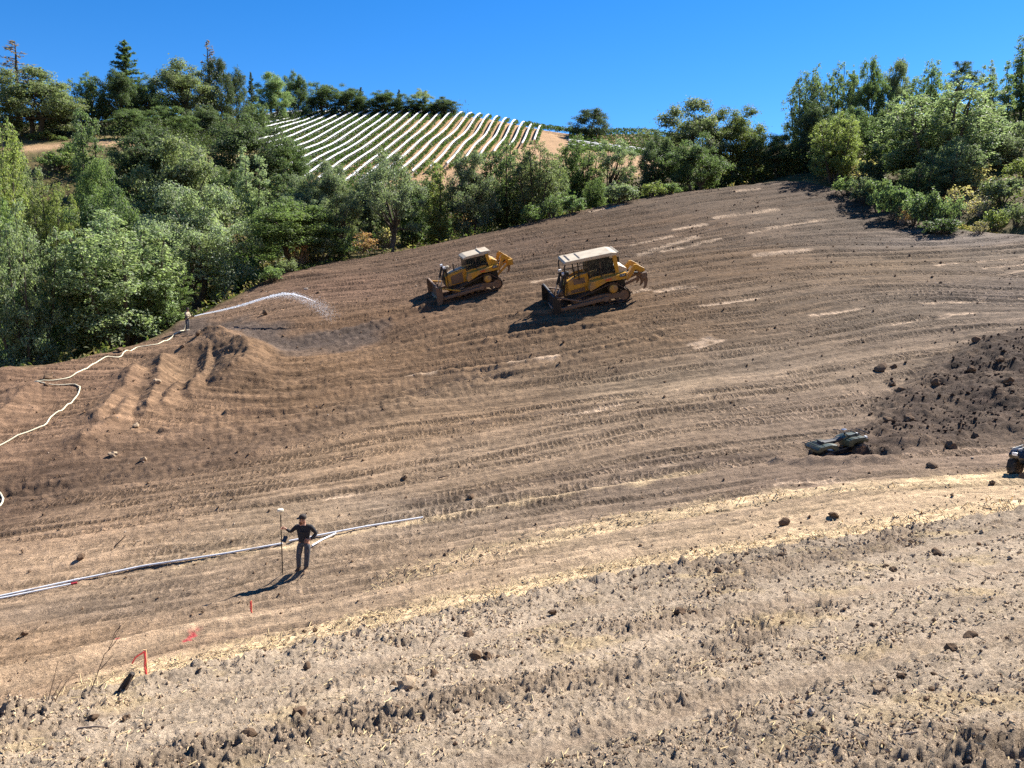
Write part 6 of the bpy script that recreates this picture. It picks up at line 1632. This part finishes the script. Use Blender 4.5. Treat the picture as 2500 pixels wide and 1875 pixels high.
# single clods and rocks one can point at: photo pixel, width in photo pixels, flatness, look
BIG = [
 (1916,1286,28,1.0,'d','dark boulder alone on the dry grass strip, left of two','rock'),(2035,1268,30,0.6,'d','dark crumbly clod on the dry grass strip, right of the boulder','clod'),
 (2320,1098,32,0.8,'d','dark boulder at the foot of the dark pile right of the quad bike','rock'),(2278,1138,34,0.5,'d','flat dark rock below the pile near the black quad bike','rock'),
 (2423,1184,16,0.7,'d','small dark rock on the straw below the black quad bike','rock'),(2496,1176,20,0.9,'d','dark rock at the right edge below the black quad bike','rock'),
 (2150,906,36,0.7,'d','large dark clod at the top left tip of the dark pile','clod'),(2182,898,18,0.8,'d','smaller dark clod right beside the large one at the pile tip','clod'),(2178,938,22,0.7,'d','dark clod on the left slope of the dark pile, upper one','clod'),
 (2196,966,26,0.7,'d','dark clod on the left slope of the dark pile, lower one','clod'),(2285,952,26,0.9,'d','pointed dark clod in the middle of the pile','clod'),(2165,1038,24,0.7,'d','dark clod on the slope above the quad bike, left of two','clod'),(2218,1042,30,0.7,'d','dark clod on the slope above the quad bike, right of two','clod'),
 (2382,850,24,0.7,'d','clod near the top of the dark pile','clod'),(2370,920,26,0.8,'d','dark clod in the upper right of the pile','clod'),(2440,900,24,0.7,'d','dark clod in the upper pile near the right edge','clod'),(2460,960,30,0.7,'d','big dark clod of the pile close to the right edge','clod'),(2380,1075,22,0.7,'d','dark clod at the lower right of the pile','clod'),
 (648,770,16,1.0,'d','dark rock standing on the slope below the water jet','rock'),(748,708,11,0.9,'p','pale topped rock right of the end of the water jet','rock'),(777,714,11,0.6,'d','flat dark rock right of the pale topped one','rock'),
 (486,846,16,1.0,'d','dark upright clod below the man with the hose','clod'),(446,860,14,0.7,'d','dark clod in the hollow below the hose man, left','clod'),
 (334,1047,18,0.8,'l','tan rock low on the berm slope, left of centre','rock'),(277,1112,24,0.6,'l','flat tan rock casting shadow below the berm','rock'),(349,1124,17,0.9,'l','round brown clod right of the flat tan rock','clod'),(385,953,18,0.8,'l','tan boulder on the middle spur of the berm','rock'),
 (118,928,26,0.6,'d','dark clod beside the hose bend at left','clod'),(113,952,14,0.8,'d','small dark clod below the hose bend at left','clod'),(295,862,28,0.5,'d','row of dark clods on the berm top beside the hose','clod'),
 (200,1372,20,0.9,'d','dark clod above the long white pipe at left','clod'),(60,1550,22,0.7,'d','dark clod lying on the bench at far left','clod'),(106,1258,10,0.9,'d','small dark clod on the track bench at far left','clod'),
 (760,1523,18,0.6,'d','dark clod on the bench right of the red taped stake','clod'),(770,1540,14,0.8,'d','lower dark clod of the little cluster right of the stake','clod'),(742,1543,12,0.7,'d','left dark clod of the little cluster right of the stake','clod'),
 (1150,1218,20,0.7,'d','dark clod on the damp track right of the surveyor','clod'),(988,1168,16,0.7,'d','dark clod on the tracks above the pipe end','clod'),
 (1375,838,9,0.9,'d','dark clod on the furrows below the right bulldozer','clod'),(1160,825,8,0.9,'d','dark clod on the furrows below the left bulldozer','clod'),
 (993,1676,56,0.55,'l','largest flat brown clod in the near foreground','clod'),(1058,1648,26,0.9,'d','upright dark clod just right of the largest flat one','clod'),(960,1672,24,0.7,'d','dark clod left of the largest flat one','clod'),(1160,1612,36,0.7,'d','dark clod at the end of the pale rut in the foreground','clod'),
 (1190,1608,28,0.8,'d','second dark clod at the end of the pale rut','clod'),(1145,1550,34,0.7,'d','dark clod below the crest in the middle foreground','clod'),(1350,1502,24,0.7,'d','dark clod on the crest row right of the middle','clod'),
 (730,1755,44,0.65,'d','chunky dark clod in the left foreground','clod'),(610,1803,46,0.6,'d','broken dark clod low in the left foreground','clod'),(310,1758,24,0.7,'d','dark clod in the left foreground near the pale stick','clod'),(225,1755,26,0.6,'d','dark clod at the left of the foreground rut','clod'),
 (750,1632,24,0.8,'d','dark clod on the crest below the bench cluster','clod'),(2373,1553,42,0.5,'d','smooth dark log shaped clod in the right foreground','clod'),(2320,1590,36,0.6,'d','dark clod below left of the log shaped one','clod'),
 (2145,1692,40,0.6,'l','hollow brown clod in the lower right foreground','clod'),(2205,1656,26,0.6,'d','dark clod above the hollow brown one','clod'),(2280,1655,26,0.6,'d','dark clod right of the hollow brown one','clod'),(1774,1758,18,0.7,'d','dark stone beside the pale upright splinter','stone'),
 (1660,1502,40,0.5,'d','dark broken clod in the middle right foreground, left of a pair','clod'),(1698,1502,30,0.5,'d','dark broken clod in the middle right foreground, right of a pair','clod'),(1752,1398,22,0.9,'d','dark clod sitting on the crest at right of centre','clod'),(1908,1362,18,0.7,'d','dark clod on the crest below the lone boulder','clod'),
 (1982,1742,20,0.8,'p','pale stone in the lower right foreground','stone'),(668,1802,14,0.9,'p','small pale stone in the left foreground','stone'),(1270,1780,16,0.8,'p','pale stone in the lower middle foreground','stone'),(2180,1393,26,0.7,'d','dark clod on the right foreground near the crest','clod'),(2285,1352,28,0.6,'d','dark clod near the crest toward the right edge','clod')]
for i, (u, v, w, fl, look, lab, cat) in enumerate(BIG):
    p = hit(u, v); s = w * p[1] / FPX / 2
    me = {'d': CLODS, 'l': LCLODS, 'p': PALES}[look]; me = me[i % len(me)]
    o = link(cat, me); o.location = (p[0], p[1], ground_z(p[0], p[1]) + s * fl * 0.45)
    o.scale = (s, s, s * fl / 0.72); o.rotation_euler = (0.2 * math.sin(i), 0.2 * math.cos(i * 2), i * 1.7)
    tag(o, lab, cat, 'single clods and rocks on the graded ground')

def scatter(name, label, n, xy_fn, size_fn, mat, base=OCT, faces=OF, seed=0, sink=0.3, flat=0.75):
    rs = np.random.RandomState(seed)
    x, y = xy_fn(rs, n); n = len(x)
    s = size_fn(rs, n, x, y)
    z = ground_zs(x, y) + s * (flat - sink)
    a = rs.rand(n) * 6.28; ca, sa = np.cos(a), np.sin(a)
    B = base[None] * (1 + 0.35 * rs.uniform(-1, 1, (n, len(base), 1))) * s[:, None, None]
    B[:, :, 2] *= flat
    X = B[:, :, 0] * ca[:, None] - B[:, :, 1] * sa[:, None] * 0.8; Y = B[:, :, 0] * sa[:, None] + B[:, :, 1] * ca[:, None] * 0.8
    V = np.stack([X + x[:, None], Y + y[:, None], B[:, :, 2] + z[:, None]], -1).reshape(-1, 3)
    F = (faces[None] + len(base) * np.arange(n)[:, None, None]).reshape(-1, 3)
    o = link(name, mesh_np(name, V, F), mat); tag(o, label, 'soil', kind='stuff'); return o
def polar(rs, n, r0, r1, p=1.0):
    th = np.radians(rs.uniform(-37, 37, n)); r = np.exp(rs.uniform(math.log(r0), math.log(r1), n))
    return r * np.sin(th), r * np.cos(th)
def fore_xy(rs, n):
    x, y = polar(rs, n, 3.4, 18)
    cd = crest_d(x, y)
    fx, fy = x * 0.88 + y * 0.47, y * 0.88 - x * 0.47
    clump = PN[9](fx * 0.35, fy * 1.1) + 0.4 * PN[10](x * 1.6, y * 1.6) + 0.5 * np.exp(-((cd + 0.4) / 0.4) ** 2)
    ruts = np.zeros(x.shape)
    for off, wd in ((-2.1, 0.22), (-3.9, 0.25), (-6.4, 0.22)):
        d = cd - off + 0.35 * PN[7](x * 0.2, y * 0.2)
        ruts = np.maximum(ruts, np.exp(-(d / wd) ** 2) * sstep(-0.35, 0.1, PN[8](x * 0.16 + off, y * 0.16)))
    k = (cd < 0.1) & (rs.rand(n) < 0.25 + 0.9 * sstep(-0.3, 0.6, clump)) & (ruts < 0.3)
    return x[k], y[k]
def pl(lo, hi, e): return lambda rs, n, x, y: lo * (hi / lo) ** (rs.rand(n) ** e)
scatter('fine_crumbs', 'fine crumbs of dry tilled soil on the near bank', 26000, fore_xy, lambda rs, n, x, y: (0.003 + 0.0011 * np.hypot(x, y)) * (1 + 1.3 * rs.rand(n) ** 3), M_CLOD, seed=1)
scatter('tilled_clods', 'small clods of tilled soil on the near bank', 9000, fore_xy, lambda rs, n, x, y: (0.003 + 0.0008 * np.hypot(x, y)) * (1 + 1.8 * rs.rand(n) ** 4), M_CLOD, ICO, IF, seed=2)
scatter('dark_crumbs', 'darker moist crumbs between the clods on the near bank', 2600, fore_xy, lambda rs, n, x, y: (0.003 + 0.0008 * np.hypot(x, y)) * (1 + 2.6 * rs.rand(n) ** 4), M_DCLOD, ICO, IF, seed=3)
scatter('gravel', 'pale pebbles scattered over the near bank', 1600, fore_xy, pl(0.006, 0.018, 2.4), M_STONE, seed=4)
def hill_xy(rs, n):
    x, y = polar(rs, n, 18, 104)
    rd = rim_sd(x, y); cd = crest_d(x, y)
    d = PN[4](x * 0.15, y * 0.3)
    dl = seg_dist(x, y, DARKBAND)[0]
    k = (rd < 0.3) & (cd > 1) & (rs.rand(n) < 0.25 + 0.6 * sstep(-0.2, 0.5, d) + 0.8 * sstep(3, 0, dl) + 0.3 * (y > 42))
    return x[k], y[k]
scatter('hill_clods', 'loose clods scattered over the graded hillside', 7500, hill_xy, lambda rs, n, x, y: (0.012 + 0.0006 * y) * (1 + 1.8 * rs.rand(n) ** 6), mat_simple('hill_clod', lin(112, 90, 70), 0.95, spec=0.1, var=0.3, scale=14), seed=5, sink=0.45)
scatter('hill_stones', 'pale stones scattered over the graded hillside', 1000, hill_xy, lambda rs, n, x, y: (0.010 + 0.0005 * y) * (1 + 1.0 * rs.rand(n) ** 4), M_STONE, seed=6)
def pile_xy(rs, n):
    x = rs.uniform(11, 36, n); y = rs.uniform(26, 42, n); d = seg_dist(x, y, PILE + PILE[:1])[0]; q = in_poly(x, y, PILE); k = (q & (rs.rand(n) < 0.15 + 0.5 * sstep(0, 3, d) + 0.5 * PN[4](x * 0.5, y * 0.5))) | (~q & (rs.rand(n) < 0.10 * sstep(1.6, 0, d))); return x[k], y[k]
scatter('pile_clods', 'mass of dark clods forming the pile at the right', 12000, pile_xy, pl(0.018, 0.10, 3.0), mat_simple('pile_clod', lin(72, 57, 47), 0.95, spec=0.1, var=0.35, scale=9, bump=0.8), ICO, IF, seed=7)

def straw(name, label, n, xy_fn, L, seed, mat=M_STRAW, rise=0.25):
    rs = np.random.RandomState(seed); x, y = xy_fn(rs, n); n = len(x)
    ln = L * (0.5 + rs.rand(n)) * (0.6 + 0.05 * np.hypot(x, y)); a = rs.rand(n) * 6.28
    d = np.stack([np.cos(a), np.sin(a), rise * rs.rand(n)], 1); z = ground_zs(x, y) + 0.01
    c = np.stack([x, y, z], 1); w = np.stack([-np.sin(a), np.cos(a), 0 * a], 1) * (0.0022 + 0.00045 * np.hypot(x, y))[:, None]
    up = np.array([0, 0, 1]) * (0.003 + 0.0004 * np.hypot(x, y))[:, None]
    A, B = c, c + d * ln[:, None]
    V = np.stack([A - w, A + w, A + up, B - w, B + w, B + up], 1).reshape(-1, 3)
    F = np.array([(0, 1, 4, 3), (1, 2, 5, 4), (2, 0, 3, 5)])
    o = link(name, mesh_np(name, V, (F[None] + 6 * np.arange(n)[:, None, None]).reshape(-1, 4)), mat); tag(o, label, 'straw', kind='stuff')
straw('straw_litter', 'bits of dry straw strewn over the tilled bank', 4200, fore_xy, 0.07, 11)
def strip_xy(rs, n):
    x, y = polar(rs, n, 8, 26); cd = crest_d(x, y)
    d3 = seg_dist(x, y, STRAW3)[0]; d1 = seg_dist(x, y, STRAW1)[0]; d2 = seg_dist(x, y, STRAW2)[0]
    w = np.maximum.reduce([0.15 * sstep(3.2, 0.6, cd) * (cd > -0.1), sstep(1.0, 0.2, d3), 0.8 * sstep(1.6, 0.2, d1) * (x > -4), 0.9 * sstep(0.5, 0.1, d2)])
    k = (cd > -0.15) & (rs.rand(n) < w * (0.5 + 0.9 * sstep(-0.3, 0.4, PN[3](x * 1.1, y * 1.8)))); return x[k], y[k]
straw('dry_grass', 'matted dry golden grass along the crest and the bench', 30000, strip_xy, 0.075, 12, rise=0.9)
# sticks of the near bank
for (a, b, r, lab) in (((190,1780),(260,1778),0.012,'pale bleached stick in the left foreground'),((262,1778),(298,1752),0.010,'grey stick touching the pale bleached one'),((1790,1750),(1794,1790),0.010,'pale upright splinter of wood in the lower right foreground'),
   ((2180,1805),(2240,1812),0.010,'pale wood chip low in the right foreground'),((2015,1580),(2075,1577),0.006,'thin pale straw stalk in the right foreground'),((1048,1580),(1065,1548),0.006,'bent pale stalk below the crest in the middle'),
   ((280,1335),(307,1308),0.02,'dark curved branch sticking up on the left bench'),((838,1120),(872,1115),0.03,'dark stick lying on the tracks above the surveyor'),((1070,1168),(1095,1164),0.03,'curved dark stick on the tracks right of the surveyor')):
    P, Q = hit(*a), hit(*b)
    if abs(a[0] - b[0]) < 30: Q = at(b[0], b[1], P[1]); 
    z0 = ground_z(P[0], P[1])
    if a[1] < b[1] and abs(a[0] - b[0]) < 10: P, Q = at(b[0], b[1], hit(*b)[1]), at(a[0], a[1], hit(*b)[1])
    mid = (P + Q) / 2; mid[2] = max(mid[2], ground_z(mid[0], mid[1])) + r
    P[2] = max(P[2], ground_z(P[0], P[1])) + r * 0.5; Q[2] = max(Q[2], ground_z(Q[0], Q[1])) + r
    mid = mid + np.array([r * 2, 0, r])
    o = MB().tube([P, mid, Q], [r, r * 0.9, r * 0.5], 7).build('stick', M_WOODB if 'dark' not in lab else M_TWIG, None, True, 1.0); tag(o, lab, 'stick', 'sticks lying on the ground')
# charred stump on the crest beside the orange stake
p = hit(312, 1690); zz = ground_z(p[0], p[1])
st = empty('stump', (p[0], p[1], zz)); tag(st, 'dark splintered stump leaning on the crest left of the orange stake', 'stump')
MB().tube([(-0.07, 0, -0.02), (0.0, 0.0, 0.10), (0.07, 0, 0.20)], [0.05, 0.04, 0.03], 8).build('wood', mat_simple('charred_wood', (0.035, 0.028, 0.024), 0.9, var=0.3, scale=20, bump=0.8), st)
MB().tube([(-0.02, -0.04, 0.0), (0.05, -0.05, 0.10), (0.09, -0.04, 0.21)], [0.010, 0.008, 0.004], 6).build('splinter', M_WOODB, st)
